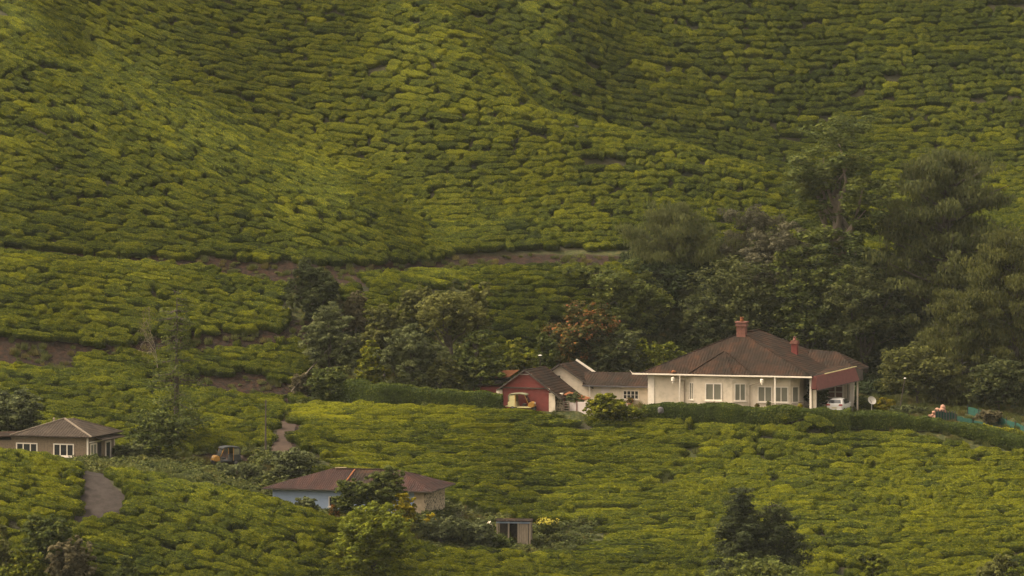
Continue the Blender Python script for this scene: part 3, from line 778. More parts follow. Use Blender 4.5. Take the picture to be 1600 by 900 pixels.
    fs = np.array([p['f'] for p in out]); big = fnoise(xs / 16, ys / 16, 21); mid = fnoise(xs / 4, ys / 4, 31)
    ROT, SCL, TONE = [], [], []
    for n, p in enumerate(out):
        k = 0.75
        nrm = Vector((-p['zx'] * k, -p['zy'] * k, 1)).normalized(); t = Vector((p['tx'], p['ty'], (p['zx'] * p['tx'] + p['zy'] * p['ty']) * k))
        t = (t - nrm * t.dot(nrm)).normalized(); b = nrm.cross(t)
        mt = Matrix((t, b, nrm)).transposed(); ROT.append(mt.to_euler('XYZ')[:])
        h = (0.88 if p['f'] != 6 else 0.85) * rnd.uniform(0.85, 1.12)
        SCL.append((p['L'] * rnd.uniform(0.56, 0.70), p['W'] * rnd.uniform(0.48, 0.56), h))
        TONE.append(0.02 + rnd.gauss(0, 0.085) + big[n] * 0.12 + mid[n] * 0.16 + (0.12 if rnd.random() < 0.06 else 0))
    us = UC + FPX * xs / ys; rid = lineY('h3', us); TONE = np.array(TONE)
    TONE = TONE - 0.05 * ((ys > rid + 3) & (us > 750)) + 0.10 * np.exp(-((ys - rid + 2) / 4.0) ** 2) * ((us > 760) & (us < 1260) & (ys < rid + 3))  # lit crest and darker slope behind it, painted into the bush tone
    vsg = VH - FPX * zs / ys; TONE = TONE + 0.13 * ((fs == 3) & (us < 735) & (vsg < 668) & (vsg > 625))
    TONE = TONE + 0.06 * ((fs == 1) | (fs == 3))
    ROT, SCL, TONE = np.array(ROT), np.array(SCL), np.array(TONE)
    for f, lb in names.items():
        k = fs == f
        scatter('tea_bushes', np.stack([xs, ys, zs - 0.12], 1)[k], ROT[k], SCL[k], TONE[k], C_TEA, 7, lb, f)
    print('tea bushes', len(out))
plant_tea()

# undergrowth where no tea grows
def fill(name, label, src, npick, n, test, smin, smax, seed, tone=0.0, squash=0.6):
    rng = np.random.default_rng(seed); x = rng.uniform(-70, 80, n * 12); y = rng.uniform(340, 445, n * 12)
    z = zt(x, y); u = UC + FPX * x / y; v = VH - FPX * z / y; f = field(u, v, y)
    k = test(u, v, y, f) & (fnoise(x / 3, y / 3, seed) > -0.35); k = np.where(k)[0][:n]
    x, y, z = x[k], y[k], z[k]; m = len(x); s = rng.uniform(smin, smax, m)
    ROT = np.stack([rng.normal(0, .12, m), rng.normal(0, .12, m), rng.uniform(0, 6.28, m)], 1)
    SCL = np.stack([s, s, s * squash * rng.uniform(.7, 1.4, m)], 1)
    scatter(name, np.stack([x, y, z - 0.05], 1), ROT, SCL, rng.normal(tone, .08, m) + fnoise(x / 6, y / 6, 8) * .25, src, npick, label, seed)
def kk(u): return {k: lineY(k, u) for k in ORDER}
def not_pad(u, y):
    x = (u - UC) / FPX * y; r = np.ones(x.shape, bool)
    for (px, py, rx, ry, rot, pz) in PADS:
        c, s = math.cos(-rot), math.sin(-rot); lx = (x - px) * c - (y - py) * s; ly = (x - px) * s + (y - py) * c
        r &= ~((np.abs(lx) < rx) & (np.abs(ly) < ry))
    return r
def t_under(u, v, y, f):
    K = kk(u); a = (f == 0) & not_pad(u, y) & ~(inpoly(u, v, ROAD_POLY)) & ~inpoly(u, v, PATH_POLY)
    reg = ((y > K['k2'] + 2) & (y < K['k5'] + 1) & (u < 935)) | ((y > K['k6']) & (y < K['k10']) & (u > 480) & (u < 1010) & ~((u > 770) & (y < 407)))
    reg &= ~((u > 270) & (u < 400) & (v > 712) & (v < 730) & (y > 374) & (y < 388))
    return a & reg
def t_grass(u, v, y, f):
    K = kk(u); return (f == 0) & (y > K['k2'] - 8) & (y < K['h0']) & not_pad(u, y) & ~((y < K['k2'] + 2) & inpoly(u, v, ROAD_POLY)) & ~((y < 400) & inpoly(u, v, PATH_POLY))
def t_bank(u, v, y, f):
    K = kk(u); return (f == 0) & (u < 1010) & (((y > K['k7']) & (y < K['k9'])) | ((y > K['k10']) & (y < K['h0'] + .5)))
def t_wood(u, v, y, f):
    K = kk(u); return (u > 990) & (u < 1720) & (y > 421) & (y < K['h0'] + 3)
fill('undergrowth', 'tangled shrubs and weeds in the gully below the tea', C_WEED, 4, 2600, t_under, 0.5, 1.3, 5, 0.02, 0.7)
fill('grass', 'rough grass along the paths and banks', C_GRASS, 4, 5200, t_grass, 0.3, 0.7, 6, 0.0, 0.8)
fill('bank_weeds', 'weeds clinging to the red earth banks', C_WEED, 4, 300, t_bank, 0.25, 0.6, 7, 0.0, 0.6)
fill('woodland_undergrowth', 'dark undergrowth beneath the trees behind the bungalow', C_WOOD, 4, 1500, t_wood, 0.9, 2.2, 8, 0.0, 0.9)
# ================================================================ building helpers
def bm_obj(name, bm, m, parent=None, bevel=0.0):
    bmesh.ops.recalc_face_normals(bm, faces=bm.faces)
    me = bpy.data.meshes.new(name); bm.to_mesh(me); bm.free()
    o = link(name, me, M[m] if isinstance(m, str) else m, parent)
    if bevel:
        b = o.modifiers.new('bevel', 'BEVEL'); b.width = bevel; b.segments = 2; b.limit_method = 'ANGLE'
    return o
def box(bm, x0, x1, y0, y1, z0, z1):
    v = [bm.verts.new(p) for p in ((x0,y0,z0),(x1,y0,z0),(x1,y1,z0),(x0,y1,z0),(x0,y0,z1),(x1,y0,z1),(x1,y1,z1),(x0,y1,z1))]
    for f in ((0,3,2,1),(4,5,6,7),(0,1,5,4),(1,2,6,5),(2,3,7,6),(3,0,4,7)): bm.faces.new([v[i] for i in f])
def boxes(name, lst, m, parent=None, bevel=0.0):
    bm = bmesh.new()
    for b in lst: box(bm, *b)
    return bm_obj(name, bm, m, parent, bevel)
def obox(bm, c, ax, L, W, H):
    """box centred at c, long axis ax (vector), length L, width W, height H"""
    ax = Vector(ax).normalized(); up = Vector((0, 0, 1)) if abs(ax.z) < .9 else Vector((1, 0, 0))
    s = ax.cross(up).normalized(); t = s.cross(ax); c = Vector(c); vs_ = []
    for a in (-1, 1):
        for b in (-1, 1):
            for d in (-1, 1): vs_.append(bm.verts.new(c + ax * a * L / 2 + s * b * W / 2 + t * d * H / 2))
    for f in ((0,1,3,2),(4,6,7,5),(0,4,5,1),(2,3,7,6),(0,2,6,4),(1,5,7,3)): bm.faces.new([vs_[i] for i in f])
def bar(bm, a, b, w, h=None):
    a, b = Vector(a), Vector(b); obox(bm, (a + b) / 2, b - a, (b - a).length, w, h or w)
def bars(name, lst, m, parent=None):
    bm = bmesh.new()
    for a in lst: bar(bm, *a)
    return bm_obj(name, bm, m, parent)
def slab(bm, pts, th):
    """polygon (any plane) thickened downwards"""
    top = [bm.verts.new(p) for p in pts]; bot = [bm.verts.new((p[0], p[1], p[2] - th)) for p in pts]
    bm.faces.new(top); bm.faces.new(bot[::-1]); n = len(pts)
    for i in range(n): bm.faces.new((top[i], bot[i], bot[(i+1) % n], top[(i+1) % n]))
def slabs(name, lst, th, m, parent=None):
    bm = bmesh.new()
    for p in lst: slab(bm, p, th)
    return bm_obj(name, bm, m, parent)
def prism(bm, pts, z0, z1):
    b = [bm.verts.new((x, y, z0)) for x, y in pts]; t = [bm.verts.new((x, y, z1)) for x, y in pts]; n = len(pts)
    bm.faces.new(b[::-1]); bm.faces.new(t)
    for i in range(n): bm.faces.new((b[i], b[(i+1) % n], t[(i+1) % n], t[i]))
def prisms(name, lst, m, parent=None):
    bm = bmesh.new()
    for a in lst: prism(bm, *a)
    return bm_obj(name, bm, m, parent)
def lathe(bm, prof, c, n=14, ax='z'):
    rings = []
    for r, z in prof:
        rings.append([bm.verts.new(Vector(c) + (Vector((math.cos(2*math.pi*k/n)*r, math.sin(2*math.pi*k/n)*r, z)) if ax == 'z'
                      else Vector((math.cos(2*math.pi*k/n)*r, z, math.sin(2*math.pi*k/n)*r)) if ax == 'y'
                      else Vector((z, math.cos(2*math.pi*k/n)*r, math.sin(2*math.pi*k/n)*r)))) for k in range(n)])
    for i in range(len(rings) - 1):
        for k in range(n): bm.faces.new((rings[i][k], rings[i][(k+1) % n], rings[i+1][(k+1) % n], rings[i+1][k]))
    bm.faces.new(rings[0][::-1]); bm.faces.new(rings[-1])
def window(parent, p0, p1, z0, z1, panes, frame='white', glass='curtain', fw=0.07, rows=1, name='window', proud=0.06, sill=True):
    """window lying on the wall line p0->p1 (xy, outside on the right hand of p0->p1)"""
    a, b = Vector((*p0, 0)), Vector((*p1, 0)); d = (b - a); Lw = d.length; d.normalize(); n = Vector((d.y, -d.x, 0))
    def P(s, z, o): q = a + d * s + n * o; return (q.x, q.y, z)
    pc, fr = bmesh.new(), bmesh.new()
    def bx(bm, s0, s1, o0, o1, za, zb):
        v = [bm.verts.new(P(s, z, o)) for z in (za, zb) for (s, o) in ((s0, o0), (s1, o0), (s1, o1), (s0, o1))]
        for f in ((0,1,2,3),(7,6,5,4),(0,4,5,1),(1,5,6,2),(2,6,7,3),(3,7,4,0)): bm.faces.new([v[i] for i in f])
    bx(pc, 0.02, Lw - 0.02, -0.03, 0.015, z0 + 0.02, z1 - 0.02)
    bx(fr, 0, fw, -0.02, proud, z0, z1); bx(fr, Lw - fw, Lw, -0.02, proud, z0, z1)
    bx(fr, fw, Lw - fw, -0.02, proud, z1 - fw, z1); bx(fr, fw, Lw - fw, -0.02, proud, z0, z0 + fw)
    for i in range(1, panes):
        s = Lw * i / panes; bx(fr, s - fw * .45, s + fw * .45, -0.02, proud - 0.008, z0 + fw, z1 - fw)
    for i in range(1, rows):
        z = z0 + (z1 - z0) * i / rows
        for k in range(panes):
            sa = Lw * k / panes + (fw if k == 0 else fw * .45); sb = Lw * (k + 1) / panes - (fw if k == panes - 1 else fw * .45)
            bx(fr, sa, sb, -0.02, proud - 0.016, z - fw * .25, z + fw * .25)
    w_ = bm_obj(name, fr, frame, parent)
    bm_obj('pane', pc, glass, w_)
    if sill:
        sb_ = bmesh.new(); bx(sb_, -0.08, Lw + 0.08, -0.02, proud + 0.07, z0 - 0.08, z0 - 0.003); bm_obj('sill', sb_, frame, w_)
    return w_

# ================================================================ white bungalow
A0 = Vector((12.5, 400.0, -28.25))
bung = thing('bungalow', 'large white bungalow with brown hipped roof and two brick chimneys', 'bungalow', A0, R17)
WX, WY, EZ, RZ = 17.1, 18.0, 3.55, 7.35
def ux(u): return (u - 1000) / 15.67
walls = [(0.65, 0.75), (4.45, 0.75), (5.4, 0.22), (9.2, 0.22), (10.85, 0.85), (14.85, 0.85), (15.55, 1.8), (15.55, 3.8), (14.0, 3.8), (14.0, 10.0), (16.3, 10.0), (16.3, 17.3), (0.65, 17.3)]
prisms('wall', [(walls, -0.9, EZ - 0.12)], 'cream', bung)
boxes('plinth', [(0.55, 4.4, 0.66, 0.75, -0.9, 0.25)], 'cream', bung); boxes('plinth', [(10.9, 14.8, 0.76, 0.85, -0.9, 0.25)], 'cream', bung)
boxes('pilaster', [(0.62, 1.25, 0.68, 0.78, 0.25, EZ - 0.13)], 'white', bung)
# hipped roof with a ridge running away from us, bay and rear wing roofs
r1, r2 = (8.7, 6.0, RZ), (9.0, 12.2, RZ)
def sag(a, b, n, amp=0.03):
    return [tuple(Vector(a).lerp(Vector(b), i / n) - Vector((0, 0, amp * math.sin(i * 2.1)))) for i in range(n + 1)]
e = [(-0.05, -0.02, EZ), (WX + .1, 0.0, EZ), (WX + .1, WY, EZ), (-0.05, WY, EZ)]
def roof_mesh(name, faces, m, parent, th=0.13, n=14):
    """subdivide the roof planes so that they sag and undulate like old tiles"""
    bm = bmesh.new()
    for f in faces: slab(bm, f, th)
    bmesh.ops.triangulate(bm, faces=bm.faces[:])
    for _ in range(5):
        ed = [x for x in bm.edges if x.calc_length() > 1.0]
        if not ed: break
        bmesh.ops.subdivide_edges(bm, edges=ed, cuts=1); bmesh.ops.triangulate(bm, faces=bm.faces[:])
    for v in bm.verts:
        v.co.z += 0.07 * float(vnoise(np.array([v.co.x * 0.6]), np.array([v.co.y * 0.6]), 4)[0])
    return bm_obj(name, bm, m, parent)
rf = roof_mesh('roof', [[e[0], e[1], r1], [e[1], e[2], r2, r1], [e[2], e[3], r2], [e[3], e[0], r1, r2]], 'roof', bung)
ap = (7.75, 3.1, 5.72)
roof_mesh('bay_roof', [[(4.9, -0.10, EZ + .02), (7.0, -0.22, EZ + .02), ap], [(7.0, -0.22, EZ + .02), (9.3, -0.22, EZ + .02), ap], [(9.3, -0.22, EZ + .02), (11.5, -0.10, EZ + .02), ap]], 'roof', bung, 0.1)
roof_mesh('wing_roof', [[(14.2, 9.3, EZ + .4), (19.6, 9.3, EZ + .1), (16.9, 12.2, 5.35), (14.2, 12.2, 5.5)], [(19.6, 9.3, EZ + .1), (19.6, 15.2, EZ + .1), (16.9, 12.2, 5.35)], [(19.6, 15.2, EZ + .1), (12.2, 15.2, EZ + .1), (14.2, 12.2, 5.5), (16.9, 12.2, 5.35)]], 'roof', bung, 0.1)
# ridge tiles
bars('ridge_tile', [(r1, r2, .22, .12), (e[0], r1, .16, .10), (e[1], r1, .16, .10), (e[2], r2, .16, .1), ((4.9, -.1, EZ + .1), ap, .13, .09), ((11.5, -.1, EZ + .1), ap, .13, .09), ((9.3, -.22, EZ + .1), ap, .13, .09)], 'roof', rf)
# gutters
gt = bars('gutter', [((-0.75, -0.16, EZ - .05), (WX + .1, -0.14, EZ - .08), .15, .13), ((WX + .24, 9.6, EZ + .03), (WX + .24, WY, EZ + .05), .13, .12)], 'white', bung)
bars('gutter_bracket', [((-.75, -.1, EZ), (-1.0, -.1, EZ + .28), .05, .03)], 'white', gt)
bars('downpipe', [((4.05, -0.10, EZ - .12), (3.85, 0.35, -0.8), .12, .12)], 'white', bung)
bars('downpipe', [((13.55, -0.10, EZ - .12), (13.55, -0.05, -0.8), .13, .13)], 'white', bung)
bars('drainpipe', [((10.86, 0.70, 0.0), (10.86, 0.70, 2.55), .07, .07), ((10.86, 0.62, 2.5), (12.1, -0.05, 2.9), .06, .06)], 'timber', bung)
bars('drainpipe', [((4.30, 0.66, 0.0), (4.30, 0.66, 2.9), .07, .07), ((4.3, .66, 2.85), (3.4, 0.1, 2.85), .06, .06)], 'timber', bung)
for x in (3.35, 12.25):
    bm = bmesh.new(); lathe(bm, [(0.05, -.05), (.17, 0), (.17, .30), (.10, .36)], (x, -0.12, EZ - .68), 10); lathe(bm, [(0.03, 0), (.09, .04), (.09, .18), (.04, .22)], (x, -0.12, EZ - .92), 8)
    bm_obj('rainwater_head', bm, 'white', bung)
bm = bmesh.new(); lathe(bm, [(.16, 0), (.24, .06), (.22, .16), (.08, .24)], (3.4, -0.05, EZ + .12), 10); bm_obj('finial_pot', bm, 'rust', bung)
# windows
window(bung, (4.86, 0.53), (5.36, 0.245), 1.05, 2.72, 2)
window(bung, (6.5, 0.22), (8.2, 0.22), 1.0, 2.72, 2, fw=.12)
window(bung, (9.4, 0.22+.09), (10.45, 0.22+.48), 1.0, 2.72, 2, fw=.1)
window(bung, (11.6, 0.85), (13.05, 0.85), 0.92, 2.46, 2, fw=.10)
window(bung, (13.2, 0.85), (14.65, 0.85), 0.92, 2.46, 2, fw=.10)
window(bung, (14.97, 1.02), (15.45, 1.66), 0.92, 2.46, 1, fw=.07)
# veranda corner and French doors
window(bung, (14.35, 10.0), (15.9, 10.0), 0.05, 2.65, 2, glass='redpane', rows=4, fw=.13, name='french_door', sill=False)
boxes('back_wall', [(15.6, 19.2, 9.6, 9.95, -.9, EZ - .12)], 'cream', bung)
window(bung, (16.5, 9.6), (18.2, 9.6), 0.35, 2.55, 2, glass='redpane', rows=4, fw=.14, name='french_door', sill=False)
boxes('pilaster', [(18.85, 19.25, 9.45, 9.6, -.9, EZ - .13)], 'white', bung)
window(bung, (18.52, 9.6), (18.72, 9.6), 0.6, 2.8, 1, glass='curtain', fw=.04, name='side_light', sill=False)
boxes('veranda_floor', [(15.56, 19.6, 0.9, 9.5, -.9, 0.02)], 'greystone', bung)
boxes('post', [(16.85, 17.05, 0.35, 0.55, -.9, EZ - .1)], 'white', bung)
boxes('pier', [(17.1, 17.45, 0.55, 0.9, -.9, 2.2)], 'cream', bung)
boxes('railing', [(15.7, 16.8, 0.6, 0.68, 0.9, 1.0), (15.7, 16.8, 0.6, 0.68, 0.5, 0.56)] + [(15.75 + .17 * i, 15.79 + .17 * i, .62, .66, 0, .9) for i in range(7)], 'darktimber', bung)
# big faded red fascia under the side eaves, sloping porch skirt
bm = bmesh.new()
if True:
    pts = [(17.35, .2, EZ - .02), (19.5, 8.9, EZ + .38), (19.95, 8.8, EZ - .85), (17.75, .1, EZ - 1.30)]
    a = [bm.verts.new(p) for p in pts]; b = [bm.verts.new((p[0] - .10, p[1], p[2])) for p in pts]
    bm.faces.new(a); bm.faces.new(b[::-1])
    for i in range(4): bm.faces.new((a[i], b[i], b[(i+1) % 4], a[(i+1) % 4]))
po = bm_obj('porch_fascia', bm, 'redmetal', bung)
bars('fascia_edge', [((17.75, .05, EZ - 1.34), (19.95, 8.8, EZ - .89), .10, .10)], 'darktimber', po)
slabs('fascia_end', [[(19.5, 8.9, EZ + .36), (20.1, 9.8, EZ + .1), (20.1, 9.9, EZ - .85), (19.95, 8.85, EZ - .85)]], .05, 'darktimber', po)
bars('fascia_end', [((17.1, .12, EZ - .62), (17.6, .12, EZ - .66), .06, 1.2)], 'redmetal', po)
bars('ridge_trim', [((18.0, 2.0, EZ + .14), (19.6, 9.0, EZ + .50), .08, .07)], 'rickcream', po)
slabs('porch_roof', [[(17.2, .4, EZ + .0), (19.45, 8.95, EZ + .42), (18.6, 9.4, EZ + .5), (16.9, 9.2, EZ + .5)]], .06, 'roof', po)
bars('porch_post', [((19.75, 8.8, -.9), (19.75, 8.8, EZ - .85), .14)], 'cream', bung)
# chimneys
ch = boxes('chimney', [(8.35, 9.25, 5.4, 6.2, 6.2, 8.0)], 'brick', bung, 0.02)
boxes('chimney_cap', [(8.25, 9.35, 5.3, 6.3, 8.0, 8.17), (8.32, 9.28, 5.37, 6.23, 8.17, 8.33), (8.22, 9.38, 5.27, 6.33, 8.33, 8.47)], 'brick', ch)
bm = bmesh.new(); lathe(bm, [(.16, 0), (.2, .1), (.14, .3), (.2, .36), (.2, .42)], (8.8, 5.8, 8.47), 10); bm_obj('chimney_pot', bm, 'rust', ch)
ch = boxes('chimney', [(13.2, 13.8, 8.2, 8.8, 4.0, 6.2)], 'redwall', bung, 0.02)
boxes('chimney_cap', [(13.1, 13.9, 8.1, 8.9, 6.2, 6.35), (13.15, 13.85, 8.15, 8.85, 6.35, 6.5)], 'brick', ch)
bm = bmesh.new(); lathe(bm, [(.14, 0), (.18, .1), (.12, .3), (.17, .4)], (13.5, 8.5, 6.5), 10); bm_obj('chimney_pot', bm, 'brick', ch)

# ---------------------------------------------------------------- link wing
P = at(921, 632, 405); lw = thing('service_wing', 'low cream service wing with long rusty roof joined to the bungalow', 'outbuilding', (P.x, P.y, -28.25), R17)
prisms('wall', [([(0, 0), (6.6, 0), (6.6, 5), (0, 5)], -.5, 2.05)], 'cream', lw)
roof_mesh('roof', [[(-.6, -.45, 2.05), (7.0, -.45, 2.05), (7.0, 2.6, 3.25), (-1.2, 2.6, 3.25)], [(7.0, 5.4, 2.05), (-.6, 5.4, 2.05), (-1.2, 2.6, 3.25), (7.0, 2.6, 3.25)]], 'roof', lw, .1)
bars('gutter', [((-.5, -.52, 2.02), (7.0, -.52, 2.0), .1, .1)], 'greystone', lw)
w_ = window(lw, (3.45, 0), (5.05, 0), 0.75, 1.62, 4, glass='glass', rows=2, fw=.07)
bars('downpipe', [((.12, -.5, 2.0), (.12, -.15, 0), .09, .09)], 'white', lw)
boxes('door', [(1.2, 2.1, -.04, 0.03, 0, 1.9)], 'pinkwhite', lw)
# ---------------------------------------------------------------- gabled store
P = at(855, 635, 406.5); gs = thing('gabled_store', 'cream gabled building with brown roof between red barn and low wing', 'outbuilding', (P.x, P.y, -28.25), R17)
bm = bmesh.new(); pts = [(0, 0, -.5), (4.3, 0, -.5), (4.3, 0, 2.0), (1.35, 0, 3.95), (0, 0, 3.0)]
a = [bm.verts.new(p) for p in pts]; b = [bm.verts.new((p[0], 6, p[2])) for p in pts]; bm.faces.new(a); bm.faces.new(b[::-1])
for i in range(5): bm.faces.new((a[i], b[i], b[(i+1) % 5], a[(i+1) % 5]))
bm_obj('wall', bm, 'cream', gs)
roof_mesh('roof', [[(1.35, -.35, 4.12), (4.85, -.35, 1.85), (4.85, 5.6, 1.85), (1.35, 5.6, 4.12)], [(1.35, -.35, 4.12), (1.35, 5.6, 4.12), (-.45, 5.6, 2.9), (-.45, -.35, 2.9)]], 'roof', gs, .1)
bars('barge_board', [((1.35, 5.68, 4.2), (4.85, 5.68, 2.0), .1, .2)], 'white', gs)
bars('barge_board', [((1.35, -.42, 4.05), (-.45, -.42, 2.82), .06, .16), ((1.35, -.42, 4.05), (4.85, -.42, 1.78), .06, .12)], 'darktimber', gs)
boxes('vent', [(1.0, 1.35, -.05, .02, 2.65, 2.95)], 'dark', gs)
# ---------------------------------------------------------------- red barn
P = at(785, 640, 399.5); rb = thing('red_barn', 'dark red barn with brown gabled roof beside the hedge', 'barn', (P.x, P.y, -28.45), R17)
Wb, Lb, Eb, Rb = 4.75, 6.2, 2.35, 4.2
bm = bmesh.new(); pts = [(0, 0, -.4), (Wb, 0, -.4), (Wb, 0, Eb), (Wb / 2, 0, Rb - .12), (0, 0, Eb)]
a = [bm.verts.new(p) for p in pts]; b = [bm.verts.new((p[0], Lb, p[2])) for p in pts]; bm.faces.new(a); bm.faces.new(b[::-1])
for i in range(5): bm.faces.new((a[i], b[i], b[(i+1) % 5], a[(i+1) % 5]))
bm_obj('wall', bm, 'redwall', rb)
bm = bmesh.new(); pts = [(.0, 2.4), (Wb, 2.4), (Wb / 2 + .6, 3.72), (Wb / 2 - .6, 3.72)]
a = [bm.verts.new((x, -.10, z)) for x, z in pts]; b = [bm.verts.new((x, -.003, z)) for x, z in pts]; bm.faces.new(a); bm.faces.new(b[::-1])
for i in range(4): bm.faces.new((a[i], b[i], b[(i+1) % 4], a[(i+1) % 4]))
gb = bm_obj('gable_boarding', bm, 'redwall', rb)
bars('gable_vent', [((Wb/2 - .65, -.14, 3.72), (Wb/2 + .65, -.14, 3.72), .06, .08)], 'pinkwhite', gb)
bars('gable_trim', [((0, -.14, 2.40), (Wb, -.14, 2.40), .08, .10)], 'darktimber', gb)
rr_ = roof_mesh('roof', [[(Wb/2, -.4, Rb), (Wb + 1.35, -.4, 1.45), (Wb + 1.35, Lb + .3, 1.45), (Wb/2, Lb + .3, Rb)], [(Wb/2, -.4, Rb), (Wb/2, Lb + .3, Rb), (-.45, Lb + .3, 2.2), (-.45, -.4, 2.2)]], 'roof', rb, .1)
bars('barge_board', [((Wb/2, -.47, Rb - .05), (-.45, -.47, 2.13), .05, .13), ((Wb/2, -.47, Rb - .05), (Wb + 1.35, -.47, 1.39), .05, .13)], 'darktimber', rr_)
boxes('pillar', [(-.6, -.02, -.05, .2, -.4, 2.2)], 'cream', rb)
boxes('pillar', [(Wb + .003, Wb + .62, -.08, .2, -.4, 1.95)], 'cream', rb)
bm = bmesh.new(); lathe(bm, [(.03, 0), (.1, .03), (.12, .12), (.03, .2)], (Wb + .05, -.25, 2.2), 10); bm_obj('lamp', bm, 'white', rb)
aw = roof_mesh('awning', [[(Wb + 1.0, 1.6, 1.75), (Wb + 3.2, 1.6, 1.25), (Wb + 3.2, 3.6, 1.35), (Wb + 1.0, 3.6, 1.9)]], 'rust', rb, .06)
bars('post', [((Wb + 3.0, 1.75, -.3), (Wb + 3.0, 1.75, 1.3), .08)], 'darktimber', aw)
bars('post', [((Wb + 3.0, 3.4, -.3), (Wb + 3.0, 3.4, 1.3), .08)], 'darktimber', aw)
# yard things beside the barn
P = at(868, 643, 398.6); yw = thing('yard_wall', 'short mottled yard wall beside the small gate', 'wall', (P.x, P.y, -28.4), R17)
boxes('masonry', [(-.1, .85, 0, .22, -.3, 1.05), (.1, .75, .02, .2, 1.05, 1.2)], 'mould', yw, .03)
P = at(866, 630, 399.0); sb = thing('water_tank', 'small white box tank on the yard wall beside the barn', 'water tank', (P.x + .1, P.y, -27.05), R17)
boxes('box', [(0, .68, 0, .4, -.12, .42)], 'cream', sb, .02); boxes('lid', [(-.03, .71, -.03, .43, .42, .47)], 'white', sb)
P = at(880, 643, 398.3); yg = thing('yard_gate', 'small barred yard gate next to the pale concrete wall', 'gate', (P.x, P.y, -28.4), R17)
bars('gate_frame', [((0, 0, -.1), (0, 0, 1.1), .09), ((.62, 0, -.1), (.62, 0, 1.1), .09), ((0, 0, 1.05), (.62, 0, 1.05), .07)], 'timber', yg)
bars('gate_bar', [((.03, 0, z), (.6, 0, z), .05, .09) for z in (.15, .4, .66, .9)], 'timber', yg)
P = at(889, 643, 398.4); cw = thing('concrete_wall', 'pale pinkish concrete yard wall left of the round yellow-green bush', 'wall', (P.x, P.y, -28.4), R17)
boxes('panel', [(0, .75, 0, .15, -.5, .95), (.85, 3.0, 0, .15, -.5, 1.02)], 'pinkwhite', cw, .02)
boxes('post', [(.76, .84, -.03, .18, -.5, 1.12)], 'brick', cw)
# ---------------------------------------------------------------- shack behind the barn
P = at(735, 640, 403.5); sh = thing('shack', 'low dark shack with rusty tin roofs left of the red barn', 'shed', (P.x, P.y, -28.2), R17)
boxes('wall', [(.3, 3.4, 0, 2.4, -.6, 2.0)], 'redwall', sh)
slabs('lean_to_roof', [[(-.2, -.5, 2.1), (3.3, -.5, 2.45), (3.3, 2.6, 2.6), (-.2, 2.6, 2.25)]], .07, 'darktimber', sh)
slabs('tin_roof', [[(1.2, .4, 2.8), (3.9, .4, 3.0), (4.3, 2.4, 3.55), (1.6, 2.4, 3.45)]], .06, 'rust', sh)
bars('post', [((1.3, .6, 2.2), (1.3, .6, 2.8), .07)], 'darktimber', sh); bars('post', [((3.6, .6, 2.3), (3.6, .6, 2.95), .07)], 'darktimber', sh)
boxes('dark_opening', [(1.5, 3.5, .7, 2.2, 2.45, 2.78)], 'dark', sh)

# ---------------------------------------------------------------- blue house
RB = math.radians(-13)
P = at(426, 765, 366.0); bl = thing('blue_house', 'pale blue single-storey house with low rusted iron roof', 'house', (P.x, P.y, -35.3), RB)
LX, LYY, E2, R2 = 14.0, 7.0, 2.5, 4.0
prisms('wall', [([(0, 0), (LX - .95, 0), (LX - .95, LYY), (0, LYY)], -.6, E2)], 'bluewall', bl)
boxes('end_wall', [(LX - .95 + .003, LX, -.02, LYY, -.6, E2 - .01)], 'tanwall', bl)
boxes('mouldy_corner', [(LX + .003, LX + .12, -.04, LYY + .02, -.6, E2 - .02)], 'mould', bl)
q1, q2 = (4.6, 3.5, R2), (LX - 3.4, 3.5, R2)
ee = [(-.75, -.7, E2), (LX + .9, -.7, E2), (LX + .9, LYY + .7, E2), (-.75, LYY + .7, E2)]
r_ = roof_mesh('roof', [[ee[0], ee[1], q2, q1], [ee[1], ee[2], q2], [ee[2], ee[3], q1, q2], [ee[3], ee[0], q1]], 'ironroof', bl, .08)
bars('ridge_cap', [(q1, q2, .25, .1)], 'ironroof', r_)
bars('rust_seam', [((6.6, -.1, E2 + .42), (6.7, 3.3, R2 - .02), .12, .04)], 'rust', r_)
slabs('patch_sheet', [[(6.9, .0, E2 + .36), (9.2, .0, E2 + .36), (9.2, 3.2, R2 - .06), (6.9, 3.2, R2 - .06)]], .03, 'roof', r_)
bars('loose_board', [((4.9, 3.3, R2 + .07), (5.9, 3.4, R2 + .11), .14, .05)], 'tanwall', r_)
bars('fascia', [((ee[0][0], -.74, E2 - .06), (ee[1][0], -.74, E2 - .06), .04, .10), ((ee[1][0] + .02, -.7, E2 - .06), (ee[2][0] + .02, LYY + .7, E2 - .06), .04, .10)], 'darktimber', bl)
window(bl, (.55, 0), (1.35, 0), .85, 1.25, 2, frame='net', glass='glass', fw=.06, sill=False)
window(bl, (5.2, 0), (6.3, 0), .9, 1.8, 2, frame='white', glass='glass', fw=.07)
boxes('door', [(9.6, 10.5, -.05, .03, -.3, 1.8)], 'darktimber', bl)

